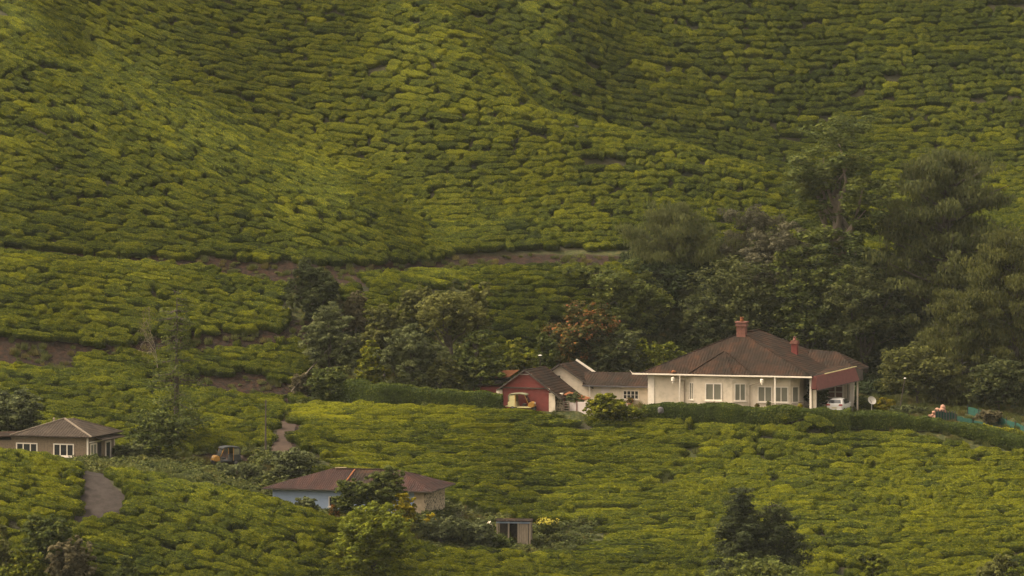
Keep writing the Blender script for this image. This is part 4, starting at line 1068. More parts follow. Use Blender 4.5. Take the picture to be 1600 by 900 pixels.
# ---------------------------------------------------------------- brown house
P = at(-46, 715, 371.9); bh = thing('brown_house', 'small brown block house with grey tiled hip roof and white window trim', 'house', (P.x, P.y, -31.3), R17)
LX, LYY, E3 = 11.5, 6.2, 2.85
prisms('wall', [([(0, 0), (4.0, 0), (4.0, LYY), (0, LYY)], -.6, E3 - .5), ([(4.003, 0), (LX, 0), (LX, LYY), (4.003, LYY)], -.6, E3 - .02)], 'stonewall', bh)
h0, h1 = (7.9, 3.1, 4.2), (8.5, 3.6, 4.2)
ee = [(4.1, -.45, E3), (LX + .55, -.5, E3), (LX + .6, LYY + .6, E3), (4.1, LYY + .6, E3)]
r_ = roof_mesh('roof', [[ee[0], ee[1], h0], [ee[1], ee[2], h1, h0], [ee[2], ee[3], h1], [ee[3], ee[0], h0, h1]], 'roof_grey', bh, .1)
slabs('side_roof', [[(-1, -.45, E3 - .35), (4.4, -.45, E3 - .05), (4.4, LYY + .4, E3 - .05), (-1, LYY + .4, E3 - .35)]], .1, 'roof', bh)
bars('hip_tile', [(ee[0], h0, .16, .11), (ee[1], h0, .16, .11), (ee[2], h1, .16, .11)], 'ridge', r_)
bm = bmesh.new(); lathe(bm, [(.10, 0), (.08, .2), (.12, .3), (.04, .42)], (6.9, 3.0, 3.85), 8); bm_obj('finial', bm, 'timber', r_)
slabs('side_awning', [[(LX + .02, 1.2, 2.75), (LX + 1.0, 1.2, 2.45), (LX + 1.0, 6.4, 2.45), (LX + .02, 6.4, 2.75)]], .07, 'roof_grey', bh)
boxes('corner_trim', [(LX - .1, LX + .03, -.04, .1, -.5, E3 - .12)], 'white', bh); boxes('corner_trim', [(LX + .0, LX + .035, LYY - .1, LYY + .02, -.5, E3 - .4)], 'white', bh)
window(bh, (LX - 3.35, 0), (LX - 1.35, 0), 1.0, 2.15, 3, frame='white', glass='glass', fw=.10, rows=1)
window(bh, (LX - 7.0, 0), (LX - 4.9, 0), 1.0, 2.15, 3, frame='white', glass='glass', fw=.10, rows=1)
window(bh, (LX, .5), (LX, 2.0), .25, 2.15, 2, frame='white', glass='curtain', fw=.14, sill=False)
boxes('doorway', [(LX - .02, LX + .02, 2.35, 3.1, -.3, 2.1)], 'dark', bh)
window(bh, (LX, 4.0), (LX, 5.3), .45, 2.15, 1, frame='white', glass='glass', fw=.16, sill=False)
bars('lintel', [((LX + .03, .3, 2.28), (LX + .03, 6.1, 2.28), .05, .12)], 'white', bh)

# ---------------------------------------------------------------- open shed
gp = ground(802, 366.5); P = at(776, 849, 366.5)
os_ = thing('open_shed', 'small open timber shed with dark flat roof and plank door', 'shed', (P.x, P.y, P.z), math.radians(-6))
boxes('roof', [(-.15, 3.15, -.2, 1.9, 1.98, 2.06)], 'roof', os_)
bars('beam', [((-.05, 0, 1.88), (3.0, 0, 1.88), .09, .14)], 'bluewall', os_)
for x in (.05, 1.08, 1.95, 2.98): bars('post', [((x, 0, -.5), (x, 0, 1.82), .14)], 'timber', os_)
for x in (.05, 2.98): bars('post', [((x, 1.7, -.5), (x, 1.7, 1.95), .12)], 'timber', os_)
boxes('back_wall', [(.1, 2.9, 1.68, 1.74, -.5, 1.95)], 'darktimber', os_)
boxes('side_wall', [(2.9, 2.96, .08, 1.66, -.5, 1.95)], 'timber', os_)
boxes('door', [(2.05 + .2 * i, 2.23 + .2 * i, -.03, .02, -.25, 1.75) for i in range(4)], 'timber', os_)
P = at(763, 826, 367.5); br = thing('barrel', 'tipped cream barrel lying in the grass beside the open shed', 'barrel', (P.x, P.y, P.z + .25)); br.rotation_euler = (0.3, .9, .4)
bm = bmesh.new(); lathe(bm, [(.26, -.42), (.31, -.2), (.32, 0), (.31, .2), (.26, .42)], (0, 0, 0), 14); bm_obj('body', bm, 'cream', br)
bm = bmesh.new(); lathe(bm, [(.32, -.22), (.335, -.19), (.32, -.16)], (0, 0, 0), 14); lathe(bm, [(.32, .16), (.335, .19), (.32, .22)], (0, 0, 0), 14); bm_obj('hoop', bm, 'darktimber', br)

# ================================================================ vehicles
def wheel(parent, x, y, r, wd, name='wheel'):
    bm = bmesh.new(); lathe(bm, [(r * .6, -wd / 2), (r * .94, -wd / 2), (r, -wd * .3), (r, wd * .3), (r * .94, wd / 2), (r * .6, wd / 2)], (x, y, r), 16, 'y'); o = bm_obj(name, bm, 'rubber', parent)
    bm = bmesh.new(); lathe(bm, [(r * .15, -wd * .56), (r * .6, -wd * .5), (r * .6, wd * .5), (r * .15, wd * .56)], (x, y, r), 12, 'y'); bm_obj('rim', bm, 'greystone', o)
def hatchback():
    """x axis = forward"""
    gpos = at(1311, 640, 398.9); c = thing('parked_car', 'white hatchback parked tail towards us beside the bungalow porch', 'car', (gpos.x, gpos.y, float(zt(gpos.x, gpos.y)) - .02), math.radians(72))
    bm = bmesh.new()
    sec = [(-1.95, .72, .35, .98, 1.00, .70), (-1.90, .80, .28, 1.02, 1.05, .72), (-1.55, .84, .26, .98, 1.43, .58), (-1.2, .86, .25, .96, 1.50, .60), (-.3, .87, .25, .95, 1.53, .62), (.35, .87, .25, .94, 1.46, .60), (1.0, .86, .25, .92, .98, .76), (1.7, .82, .27, .82, .86, .70), (1.98, .66, .34, .66, .70, .55)]
    rings = []
    for x, w0, zb, zs, zt_, wt in sec:
        r = [(-w0 * .92, zb), (-w0, (zb + zs) / 2), (-w0 * .98, zs), (-wt, zt_ - .04), (-wt * .6, zt_), (wt * .6, zt_), (wt, zt_ - .04), (w0 * .98, zs), (w0, (zb + zs) / 2), (w0 * .92, zb)]
        rings.append([bm.verts.new((x, y, z)) for y, z in r])
    for i in range(len(rings) - 1):
        for k in range(10): bm.faces.new((rings[i][k], rings[i][(k+1) % 10], rings[i+1][(k+1) % 10], rings[i+1][k]))
    bm.faces.new(rings[0]); bm.faces.new(rings[-1][::-1])
    for f in bm.faces: f.smooth = True
    o = bm_obj('body', bm, 'carwhite', c); o.modifiers.new('s', 'SUBSURF').render_levels = 1
    def quad(name, pts, m, par=c, th=.02, d=(-1, 0, 0)):
        bm = bmesh.new(); a = [bm.verts.new(p) for p in pts]; b = [bm.verts.new(Vector(p) + Vector(d) * th) for p in pts]
        bm.faces.new(a[::-1]); bm.faces.new(b); n = len(pts)
        for i in range(n): bm.faces.new((a[i], a[(i+1) % n], b[(i+1) % n], b[i]))
        return bm_obj(name, bm, m, par)
    quad('rear_window', [(-1.84, -.62, 1.06), (-1.84, .62, 1.06), (-1.60, .54, 1.38), (-1.60, -.54, 1.38)], 'glass', th=.05)
    for s in (-1, 1):
        quad('side_window', [(-1.2, s * .84, 1.0), (.75, s * .84, 1.0), (.25, s * .66, 1.40), (-1.1, s * .66, 1.44)], 'glass', th=.03, d=(0, s, 0))
        quad('tail_light', [(-1.93, s * .42, .84), (-1.90, s * .80, .84), (-1.90, s * .80, 1.0), (-1.93, s * .44, .98)], 'taillight', th=.04)
        quad('headlight', [(1.9, s * .4, .6), (1.82, s * .74, .62), (1.80, s * .72, .76), (1.86, s * .4, .74)], 'dish', th=.05, d=(1, 0, 0))
        boxes('mirror', [(.55, .72, s * .88 if s > 0 else -1.02, 1.02 if s > 0 else -.88, .95, 1.08)], 'carwhite', c, .02)
        for x in (-1.25, 1.25): wheel(c, x, s * .76, .31, .2)
    quad('number_plate', [(-1.965, -.25, .58), (-1.965, .25, .58), (-1.965, .25, .68), (-1.965, -.25, .68)], 'rickcream', th=.015)
    boxes('bumper', [(-2.02, -1.9, -.8, .8, .32, .52)], 'carwhite', c, .04)
    bars('rear_wiper', [((-1.86, 0, 1.08), (-1.78, .35, 1.2), .02)], 'rubber', c)
hatchback()
def rickshaw(label, loc, rz, hood, lower, front, panel):
    c = thing('auto_rickshaw', label, 'auto rickshaw', loc, rz, 'auto rickshaws')
    # x forward, length about 2.7 m
    bm = bmesh.new(); prof = [(-1.30, .45), (-1.25, .95), (-.35, 1.0), (-.30, .45)]
    def ext(prof, w_, m, name, bev=.03):
        bm = bmesh.new(); a = [bm.verts.new((x, -w_, z)) for x, z in prof]; b = [bm.verts.new((x, w_, z)) for x, z in prof]
        bm.faces.new(a); bm.faces.new(b[::-1]); n = len(prof)
        for i in range(n): bm.faces.new((a[i], b[i], b[(i+1) % n], a[(i+1) % n]))
        return bm_obj(name, bm, m, c, bev)
    bm.free()
    ext([(-1.32, .38), (-1.32, .85), (-1.15, .95), (-.55, .95), (-.5, .62), (-.42, .38)], .62, lower, 'rear_body')
    ext([(-.42, .30), (-.42, .40), (.75, .40), (.95, .30)], .60, lower, 'floor')
    ext([(.62, .40), (.70, .78), (.98, .92), (1.22, .80), (1.30, .45), (1.05, .32)], .42, front, 'front_cowl', .06)
    ext([(.66, .82), (.30, 1.55), (.34, 1.57), (.72, .84)], .50, 'glass', 'windscreen', 0)
    h = ext([(-1.28, .96), (-1.30, 1.45), (-1.12, 1.66), (-.2, 1.74), (.35, 1.66), (.50, 1.55), (.46, 1.50), (.3, 1.56), (-.2, 1.62), (-1.05, 1.55), (-1.18, 1.4), (-1.16, .96)], .64, hood, 'hood', .03)
    for s in (-1, 1):
        boxes('side_panel', [(-1.16, -.62, s * .60 - .015, s * .60 + .015, .955, 1.50)], panel, c)
        bars('pillar', [((-.58, s * .60, .4), (-.58, s * .60, 1.6), .06)], front, c); bars('pillar', [((.66, s * .5, .8), (.32, s * .56, 1.58), .05)], front, c)
        wheel(c, -.85, s * .55, .24, .14)
    boxes('seat', [(-1.1, -.55, -.52, .52, .55, .75), (-1.15, -1.05, -.52, .52, .75, 1.2), (.05, .4, -.3, .3, .5, .68)], 'rickblack', c, .03)
    boxes('step', [(-1.6, -1.33, -.5, .5, .40, .46)], lower, c)
    wheel(c, 1.15, 0, .25, .12, 'front_wheel')
    bm = bmesh.new(); lathe(bm, [(.03, 0), (.10, .01), (.09, .08)], (1.22, 0, .72), 10, 'x'); bm_obj('headlight', bm, 'dish', c)
    bars('handlebar', [((.62, -.32, .98), (.62, .32, .98), .04)], 'rickblack', c)
    bars('mirror', [((.6, -.52, 1.15), (.62, -.68, 1.2), .03), ((.62, -.70, 1.12), (.62, -.70, 1.3), .1, .03)], 'rickblack', c)
    return c
P = at(818, 638, 397.9)
rickshaw('cream auto rickshaw with orange front parked against the red barn', (P.x - .1, P.y, -28.2), math.radians(-14), 'canvas', 'rickcream', 'rickyellow', 'rickcream')
P = at(352, 720, 381.5)
rickshaw('black hooded auto rickshaw with yellow front parked on the earth track', (P.x, P.y, float(zt(P.x, P.y))), math.radians(205), 'rickblack', 'rickblack', 'rickyellow', 'canvas')

# ================================================================ street furniture and yard things
P = ground(415, 383.5); pl = thing('utility_pole', 'thin wooden pole standing beside the red earth track', 'pole', P)
zt_ = (VH - 624) / FPX * 383.5 - P.z
o = link('shaft', mesh_arrays('shaft', *tube([[0, 0, -.3], [.02, 0, zt_]], [.10, .06], 8)), M['bark'], pl)
bars('crossarm', [((-.2, 0, zt_ - .25), (.2, 0, zt_ - .25), .05)], 'bark', pl)
P = ground(1404, 401.5); pl = thing('lamp_post', 'leaning garden lamp post with small white head near the satellite dish', 'lamp post', P)
zt_ = (VH - 592) / FPX * 401.5 - P.z
link('shaft', mesh_arrays('shaft', *tube([[0, 0, -.3], [.62, 0, zt_]], [.06, .04], 8)), M['darktimber'], pl)
bm = bmesh.new(); lathe(bm, [(.02, 0), (.12, .02), (.09, .12), (.02, .14)], (.64, 0, zt_), 10); bm_obj('lamp_head', bm, 'dish', pl)
P = ground(844, 409); pl = thing('lamp_post', 'slim lamp post with flat white head behind the barn roof', 'lamp post', P)
zt_ = (VH - 556) / FPX * 409 - P.z
link('shaft', mesh_arrays('shaft', *tube([[0, 0, -.3], [0, 0, zt_]], [.05, .04], 8)), M['darktimber'], pl)
bm = bmesh.new(); lathe(bm, [(.05, 0), (.22, .03), (.14, .10), (.03, .12)], (0, 0, zt_), 12); bm_obj('lamp_head', bm, 'dish', pl)
P = ground(1362, 402); sd = thing('satellite_dish', 'round white satellite dish on a short post right of the car', 'satellite dish', P)
zc = (VH - 626) / FPX * 402 - P.z
bars('post', [((0, 0, -.3), (0, .1, zc), .07)], 'dish', sd)
bm = bmesh.new(); lathe(bm, [(.03, .10), (.2, .06), (.36, -.02), (.43, -.10), (.44, -.08), (.36, .01), (.2, .09), (.02, .13)], (0, 0, 0), 20, 'y')
d_ = bm_obj('reflector', bm, 'dish', sd); d_.location = (0, 0, zc); d_.rotation_euler = (math.radians(-28), 0, math.radians(22))
bars('feed_arm', [((0, 0, zc - .25), (-.15, -.45, zc + .1), .03)], 'darktimber', sd)
# leaning bare pole in the gully
a = at(455, 612, 402.5); b = at(545, 508, 405.5); lp = link('leaning_trunk', mesh_arrays('leaning_trunk', *tube([a, (a * .7 + b * .3) + Vector((0, 0, .1)), a * .35 + b * .65, b], [.06, .055, .04, .02], 7)), M['ridge']); props(lp, 'long bare pale trunk leaning across the gully shrubs', 'tree trunk')
# teal drum and pots on the veranda
def pot(label, u, v, Y, leafc, r=.22, hgt=.6, cat='potted plant', group=None):
    P = at(u, v, Y); z0 = float(zt(P.x, P.y)); t = thing('potted_plant', label, cat, (P.x, P.y, z0), 0, group)
    bm = bmesh.new(); lathe(bm, [(r * .65, 0), (r, .35), (r * 1.1, .36), (r * 1.1, .4)], (0, 0, 0), 10); bm_obj('pot', bm, 'pot', t)
    rng = np.random.default_rng(int(u)); n = 260; d = rng.normal(0, 1, (n, 3)); d /= np.linalg.norm(d, axis=1)[:, None]
    C = d * rng.uniform(.2, 1, (n, 1)) * np.array([r * 1.5, r * 1.5, hgt * .5]) + np.array([0, 0, .4 + hgt * .45])
    link('foliage', mesh_arrays('foliage', leaves(C, d, .10, 1.6, .5, rng), quads(n), np.repeat(rng.normal(.2, .15, n), 4)), M['leaf_' + leafc], t)
P = at(1238, 634, 398.0); td = thing('teal_drum', 'teal plastic drum with lid at the veranda corner', 'drum', (P.x, P.y, -28.3))
bm = bmesh.new(); lathe(bm, [(.30, 0), (.33, .1), (.34, .55), (.31, .62)], (0, 0, .1), 14); bm_obj('body', bm, 'teal', td)
bm = bmesh.new(); lathe(bm, [(.33, .73), (.34, .78), (.1, .86)], (0, 0, 0), 14); bm_obj('lid', bm, 'teal', td)
for i, (u, lf, lb) in enumerate([(1115, 'rust', 'red-leaved potted plant under the middle bay window'), (1150, 'rust', 'tiny reddish potted plant right of the bay centre'), (1183, 'rust', 'low reddish potted plant at the drainpipe corner'), (1201, 'olive', 'spindly potted plant before the right window pair'), (1250, 'yellow', 'yellow-green potted plant right of the teal drum')]):
    pot(lb, u, 634, 397.2 - (u - 1100) * .012, lf, .18, .9 if i in (0, 3) else .55)
pot('potted red geranium below the small wing window', 985, 628, 403.2, 'rust', .3, .7)
# green netting fences with posts, pink stones
def net_fence(label, pts, h, posts=0.0):
    P0 = ground(*pts[0]); t = thing('net_fence', label, 'fence', P0)
    W = [ground(*p) - P0 for p in pts]; bm = bmesh.new()
    for a, b in zip(W[:-1], W[1:]):
        n = 6
        for i in range(n):
            p, q = a.lerp(b, i / n), a.lerp(b, (i + 1) / n)
            v = [bm.verts.new(p + Vector((0, 0, .05))), bm.verts.new(q + Vector((0, 0, .05))), bm.verts.new(q + Vector((0, .03 * math.sin(i * 3), h + .05 * math.sin(i * 2)))), bm.verts.new(p + Vector((0, .03 * math.sin(i * 3 - 3), h + .05 * math.sin(i * 2 - 2))))]
            bm.faces.new(v)
    o = bm_obj('netting', bm, 'net', t); s = o.modifiers.new('th', 'SOLIDIFY'); s.thickness = .02
    if posts:
        for a, b in zip(W[:-1], W[1:]):
            L = (b - a).length; k = max(1, int(L / posts))
            for i in range(k + 1):
                p = a.lerp(b, i / k); bars('post', [(p + Vector((0, -.06, -.2)), p + Vector((0, -.06, h + .18)), .09)], 'rickblack', t)
net_fence('short green net fence with closely spaced dark posts by the pink stones', [(1462, 399.0), (1492, 398.6)], .85, .26)
net_fence('green net fence running down behind the yellow-topped hedge', [(1494, 398.6), (1520, 397.6), (1562, 395.6)], .62, 1.4)
net_fence('long green net fence sloping down under the dark trees', [(1512, 405), (1545, 402), (1600, 396)], .8, 1.6)
rng = np.random.default_rng(5)
ST0 = None
for i in range(16):
    q = [0, 1, 2, 3, 4, 5, 6, 1.5, 2.5, 3.5, 4.5, 5.5, 3, 4, 5, 4.5][i]; lay = [0]*7 + [1]*5 + [2]*3 + [3]; lay = lay[i]
    bm = bmesh.new(); bmesh.ops.create_icosphere(bm, subdivisions=2, radius=.5)
    for v in bm.verts: v.co *= 1 + .25 * float(vnoise(np.array([v.co.x * 3 + i]), np.array([v.co.y * 3 + v.co.z * 2]), i)[0])
    P = ground(1454 + q * 4.0 + rng.normal(0, .6), 399.5 + rng.normal(0, .1))
    o = bm_obj('pink_stone', bm, 'pinkstone'); o.location = (P.x, P.y, P.z + .18 + .34 * lay); o.scale = (rng.uniform(.5, .8), .5, rng.uniform(.35, .6)); o.rotation_euler = rng.uniform(0, 1.2, 3)
    props(o, 'rough pink stone in the heap at the end of the green fence', 'stone', 'pink stones heaped by the green fence')
P = at(1032, 645, 396.6); bm = bmesh.new(); bmesh.ops.create_icosphere(bm, subdivisions=2, radius=.3)
for v in bm.verts: v.co.z *= 1.2; v.co *= 1 + .3 * float(vnoise(np.array([v.co.x * 5]), np.array([v.co.z * 5]), 3)[0])
o = bm_obj('grey_stone', bm, 'greystone'); o.location = (P.x, 396.0, at(1032, 641, 396).z); props(o, 'small grey stone poking out of the clipped hedge', 'stone')
# ================================================================ hedges
def hedge(name, label, pts, width, leafc, seed=0, hvar=.26, n_per=900, toptint=.16):
    """pts: (u, Y, v_top) hedge line on the ground, top at v_top"""
    rng = np.random.default_rng(seed); t = np.linspace(0, len(pts) - 1, 12 * len(pts))
    U = np.interp(t, range(len(pts)), [p[0] for p in pts]); Y = np.interp(t, range(len(pts)), [p[1] for p in pts]); Vt = np.interp(t, range(len(pts)), [p[2] for p in pts])
    X = (U - UC) / FPX * Y; zb = zt(X, Y) - .1; ztp = (VH - Vt) / FPX * Y + fnoise(X / 1.5, Y / 1.5, seed) * hvar * 2
    o0 = np.array([X[0], Y[0], zb[0]]); dx, dy = np.gradient(X), np.gradient(Y); l = np.hypot(dx, dy); nx_, ny_ = -dy / l, dx / l
    prof = [(-.46, 0), (-.5, .4), (-.47, .8), (-.34, .97), (0, 1.0), (.34, .97), (.47, .8), (.5, .4), (.46, 0)]
    V = []
    for i in range(len(X)):
        wob = width * (1 + .2 * float(vnoise(np.array([X[i]]), np.array([Y[i]]), seed + 2)[0]))
        for a, b in prof: V.append((X[i] + nx_[i] * a * wob, Y[i] + ny_[i] * a * wob, zb[i] + (ztp[i] - zb[i]) * b))
    V = np.array(V) - o0; k = len(prof); n = len(X); id_ = np.arange(n * k).reshape(n, k)
    F = np.stack([id_[:-1, :-1], id_[1:, :-1], id_[1:, 1:], id_[:-1, 1:]], -1).reshape(-1, 4)
    acc = Acc(); acc.add(V, F, -.05)
    A = V[F]; cen = A.mean(1); nr = np.cross(A[:, 1] - A[:, 0], A[:, 3] - A[:, 0]); ar = np.linalg.norm(nr, axis=1); nr /= ar[:, None] + 1e-9
    m = int(min(50000, ar.sum() * n_per / 6)); pick = rng.choice(len(F), m, p=ar / ar.sum()); s, q = rng.uniform(0, 1, (2, m, 1)); B = A[pick]
    C = B[:, 0] * (1-s)*(1-q) + B[:, 1] * s*(1-q) + B[:, 2] * s*q + B[:, 3] * (1-s)*q; N_ = nr[pick]; N_[N_[:, 2] < 0] *= np.array([1, 1, 1])
    outw = np.sign((N_ * (C - np.interp(np.arange(m), np.arange(m), np.zeros(m))[:, None] * 0)).sum(1))
    C = C + N_ * rng.uniform(-.04, .07, (m, 1))
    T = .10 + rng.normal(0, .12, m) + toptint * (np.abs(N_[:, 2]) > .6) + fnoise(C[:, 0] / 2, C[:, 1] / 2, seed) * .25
    acc.add(leaves(C, N_, .13, 1.5, .5, rng), quads(m), np.repeat(T, 4))
    th = thing(name, label, 'hedge', tuple(o0)); link('foliage', acc.mesh('foliage'), M['leaf_' + leafc], th); return th
hedge('clipped_hedge', 'long clipped dark green hedge running left from the red barn', [(506, 402.8, 594), (535, 401.6, 594), (600, 399.5, 600), (680, 399, 606), (740, 398.6, 612), (785, 398.2, 618)], 1.5, 'hedge', 1)
hedge('garden_hedge', 'low dark garden hedge along the front of the white bungalow', [(1005, 397.6, 632), (1060, 396.8, 627), (1110, 396.2, 630), (1180, 395.2, 634), (1250, 394.6, 638), (1330, 394.2, 641)], 1.3, 'hedge', 2, toptint=.02)
hedge('roadside_hedge', 'long dark hedge sloping down right below the green fence', [(1285, 395.6, 644), (1340, 395.6, 643), (1400, 395.4, 645), (1460, 395.2, 653), (1520, 394.2, 663), (1580, 392.8, 675), (1660, 390.5, 692)], 1.5, 'hedge', 3, toptint=.03)
hedge('yellow_hedge', 'bright yellow-topped hedge at the right edge behind the dark hedge', [(1536, 395.6, 664), (1570, 394.9, 668), (1660, 392.6, 683)], .8, 'bright', 4, toptint=.3)

# ================================================================ trees behind and beside the bungalow
G = 'tall trees behind the bungalow'
tree('broadleaf_tree', 'tall open tree with bare forking limbs and high leafy crown behind the roof', 'tree', 1312, 432, 182, 160, 'mid', 'broad', .22, .40, .15, 1, G, lobes=12, gap=.74, tint=-.10, bark='ridge')
tree('cypress_tree', 'huge dark drooping cypress rising behind the satellite dish', 'tree', 1478, 430, 240, 205, 'dark', 'hang', .06, 1.4, .15, 2, G, tint=0.21)
tree('cypress_tree', 'brownish drooping cypress cut by the right edge of the picture', 'tree', 1585, 418, 365, 190, 'olive', 'hang', .08, 1.4, .12, 3, G, asym=.1, tint=-0.17)
tree('cypress_tree', 'smaller drooping olive cypress left of the rightmost tree', 'tree', 1500, 414, 455, 130, 'olive', 'hang', .05, 1.3, .12, 4, G, tint=-0.19)
tree('dark_tree', 'dark dense tree behind the left end of the bungalow roof', 'tree', 1062, 434, 318, 170, 'dark', 'hang', .10, 1.4, .125, 5, G, tint=0.23)
tree('bare_tree', 'greyish half-bare twiggy tree between the dark tree and tall tree', 'tree', 1178, 436, 322, 165, 'twig', 'bare', .10, 4.5, .15, 6, G)
tree('feathery_tree', 'grey-brown feathery tree just above the main roof ridge', 'tree', 1205, 431, 350, 110, 'twig', 'broad', .1, .8, .14, 19, G, gap=.35, tint=0.01)
tree('bare_tree', 'dead snag with thin twigs right of the tall open tree', 'tree', 1388, 433, 285, 62, 'brown', 'bare', .3, .15, .14, 7, G)
tree('broadleaf_tree', 'shadowed green tree filling in below the grey twiggy tree', 'tree', 1165, 430, 405, 170, 'dark', 'broad', .05, 1.0, .16, 8, G, tint=0.15)
tree('broadleaf_tree', 'dull green tree directly behind the small red chimney', 'tree', 1262, 428, 390, 120, 'mid', 'broad', .05, .9, .16, 9, G, tint=-0.05)
tree('broadleaf_tree', 'dark bushy tree standing behind the porch roof', 'tree', 1352, 427, 415, 130, 'dark', 'broad', .05, 1.0, .16, 10, G, tint=0.12)
tree('broadleaf_tree', 'round mid-green tree left of the dark tree above the wing roof', 'tree', 985, 428, 408, 115, 'mid', 'broad', .08, 1.2, .15, 11, G, tint=0.02)
tree('broadleaf_tree', 'smooth green tree just behind the orange-topped tree', 'tree', 915, 430, 412, 95, 'mid', 'broad', .08, 1.2, .15, 12, G, tint=-0.01)
tree('flowering_tree', 'round dark tree with orange-red young leaves above the cream wing', 'tree', 910, 420, 474, 102, 'rust', 'broad', .05, 1.6, .17, 13, tint=-.17, flower=(520, 'rust', .17, .6))
tree('broadleaf_tree', 'yellow-green tree leaning over the left end of the bungalow', 'tree', 1020, 420, 532, 95, 'bright', 'broad', .1, 1.0, .17, 14, tint=-.22)
tree('broadleaf_tree', 'dark shrubby tree beneath the orange-topped tree', 'tree', 965, 419, 518, 90, 'dark', 'broad', .03, 1.2, .18, 15, tint=.05)
tree('broadleaf_tree', 'olive bushy tree behind the leaning lamp post', 'tree', 1432, 412, 540, 115, 'olive', 'broad', .03, 1.2, .16, 16, tint=-.12)
tree('broadleaf_tree', 'low dark tree at the foot of the right-edge cypress', 'tree', 1560, 408, 560, 90, 'dark', 'broad', .03, 1.2, .17, 17, tint=.0)
tree('dark_tree', 'second dark tree peeping between the grey twiggy tree and roof', 'tree', 1110, 428, 440, 110, 'dark', 'broad', .05, 1.2, .15, 18, tint=.05)
# ---- gully trees
tree('conifer_tree', 'very dark dense conifer beside the earth bank left of the gully', 'tree', 488, 413.5, 406, 84, 'dark', 'broad', .02, 1.8, .17, 20, tint=-.10)
tree('grey_tree', 'greyish green feathery shrub tree below the dark conifer', 'tree', 514, 405, 478, 88, 'grey', 'broad', .03, 1.2, .12, 21, gap=.2, tint=.02)
tree('broadleaf_tree', 'small dark olive tree right of the grey-green tree', 'tree', 600, 409, 476, 64, 'olive', 'broad', .05, .9, .13, 22, gap=.35, tint=-.02)
tree('feathery_tree', 'wide feathery olive tree in the middle of the gully', 'tree', 645, 402.5, 508, 100, 'grey', 'broad', .04, 1.1, .12, 23, gap=.3, tint=-.02)
tree('umbrella_tree', 'rounded umbrella-shaped tree with a dark trunk in the gully', 'tree', 706, 406, 456, 98, 'olive', 'broad', .45, 1.0, .13, 24, gap=.25, tint=.04)
tree('feathery_tree', 'low spreading feathery tree right of the umbrella tree', 'tree', 748, 403.5, 516, 84, 'mid', 'broad', .04, .9, .12, 25, gap=.35, tint=-.04)
shrub('shrub', 'yellow-green shrub between the grey tree and feathery tree', 580, 402.5, 532, 52, 'bright', seed=26, tint=-.05)
shrub('shrub', 'yellowish shrub on the slope behind the barn roof', 815, 409, 530, 62, 'bright', seed=27, tint=-.12)
shrub('shrub', 'dark shrub on the slope left of the orange-topped tree', 850, 413, 520, 45, 'mid', seed=28, tint=-.1)
shrub('shrub', 'dark green shrub at the top end of the clipped hedge', 512, 402, 574, 62, 'mid', seed=29, tint=-.1)
shrub('shrub', 'small shrub hugging the hillside above the umbrella tree', 650, 415, 448, 55, 'olive', seed=30, tint=-.08)
shrub('shrub', 'shrub on the bank between the dark conifer and small terraces', 556, 414, 455, 40, 'brown', seed=31, tint=-.02)
shrub('shrub', 'olive shrub squeezed between umbrella tree and feathery tree', 690, 402, 560, 60, 'olive', seed=32, tint=-.1)
shrub('shrub', 'brownish dry shrub just behind the clipped hedge', 470, 403.5, 582, 34, 'brown', seed=33, tint=.0)
tree('broadleaf_tree', 'dark slender tree between the umbrella tree and the terraces', 'tree', 745, 413, 440, 50, 'olive', 'broad', .05, 1.0, .16, 34, tint=-.06)
# ---- left side
tree('layered_tree', 'slim layered tree rising in front of the left tea slope', 'tree', 276, 387, 458, 100, 'mid', 'conifer', .14, .30, .15, 40, tint=-.02, gap=.45)
tree('bare_tree', 'small bare twiggy tree left of the slim layered tree', 'tree', 248, 404, 478, 62, 'brown', 'bare', .2, .12, .12, 41, bark='palebark')
tree('grey_tree', 'grey-green bushy tree cut by the left edge beside the brown house', 'tree', 12, 382, 608, 95, 'grey', 'broad', .04, 1.4, .14, 42, tint=-.10)
shrub('shrub', 'large brownish-green bush right of the brown house', 248, 380.5, 640, 95, 'mid', seed=43, tint=-.12)
shrub('shrub', 'low pale bush beside the right wall of the brown house', 200, 374.5, 692, 48, 'grey', seed=44, tint=-.02)
shrub('shrub', 'green bush right of the parked black rickshaw pole', 455, 377.5, 700, 70, 'grey', seed=45, tint=-.08)
shrub('shrub', 'wide low bush on the slope below the black rickshaw', 370, 374, 722, 85, 'grey', seed=46, tint=-.10)
shrub('shrub', 'dull bush between brown house bush and the black rickshaw', 300, 376, 712, 50, 'olive', seed=47, tint=-.1)
# ---- around the blue house
tree('broadleaf_tree', 'mid-green tree standing against the middle of the blue wall', 'tree', 604, 357.5, 729, 56, 'mid', 'broad', .08, 1.8, .12, 50, tint=-.02)
tree('broadleaf_tree', 'dark bushy tree left of the middle blue wall tree', 'tree', 548, 357, 750, 60, 'mid', 'broad', .02, 1.7, .13, 51, tint=-.10)
shrub('shrub', 'bright yellow-green shrub before the right part of the blue wall', 632, 356.5, 770, 34, 'yellow', seed=52, tint=-.14)
tree('broadleaf_tree', 'large round yellow-green tree in front cut by the bottom edge', 'tree', 583, 343, 790, 104, 'lime', 'broad', .02, 3.2, .11, 53, lobes=18, tint=-.06)
shrub('shrub', 'low green shrubs below the tan end wall', 690, 358.5, 806, 70, 'grey', seed=54, tint=-.08)
shrub('shrub', 'grey-green shrub between the round tree and open shed', 735, 359.5, 812, 70, 'grey', seed=55, tint=-.12)
shrub('shrub', 'dark shrub under the left side of the open shed', 775, 361, 832, 50, 'mid', seed=56, tint=-.12)
shrub('shrub', 'small weedy shrub on the crest left of the blue wall', 478, 352, 776, 36, 'grey', seed=57, tint=-.05)
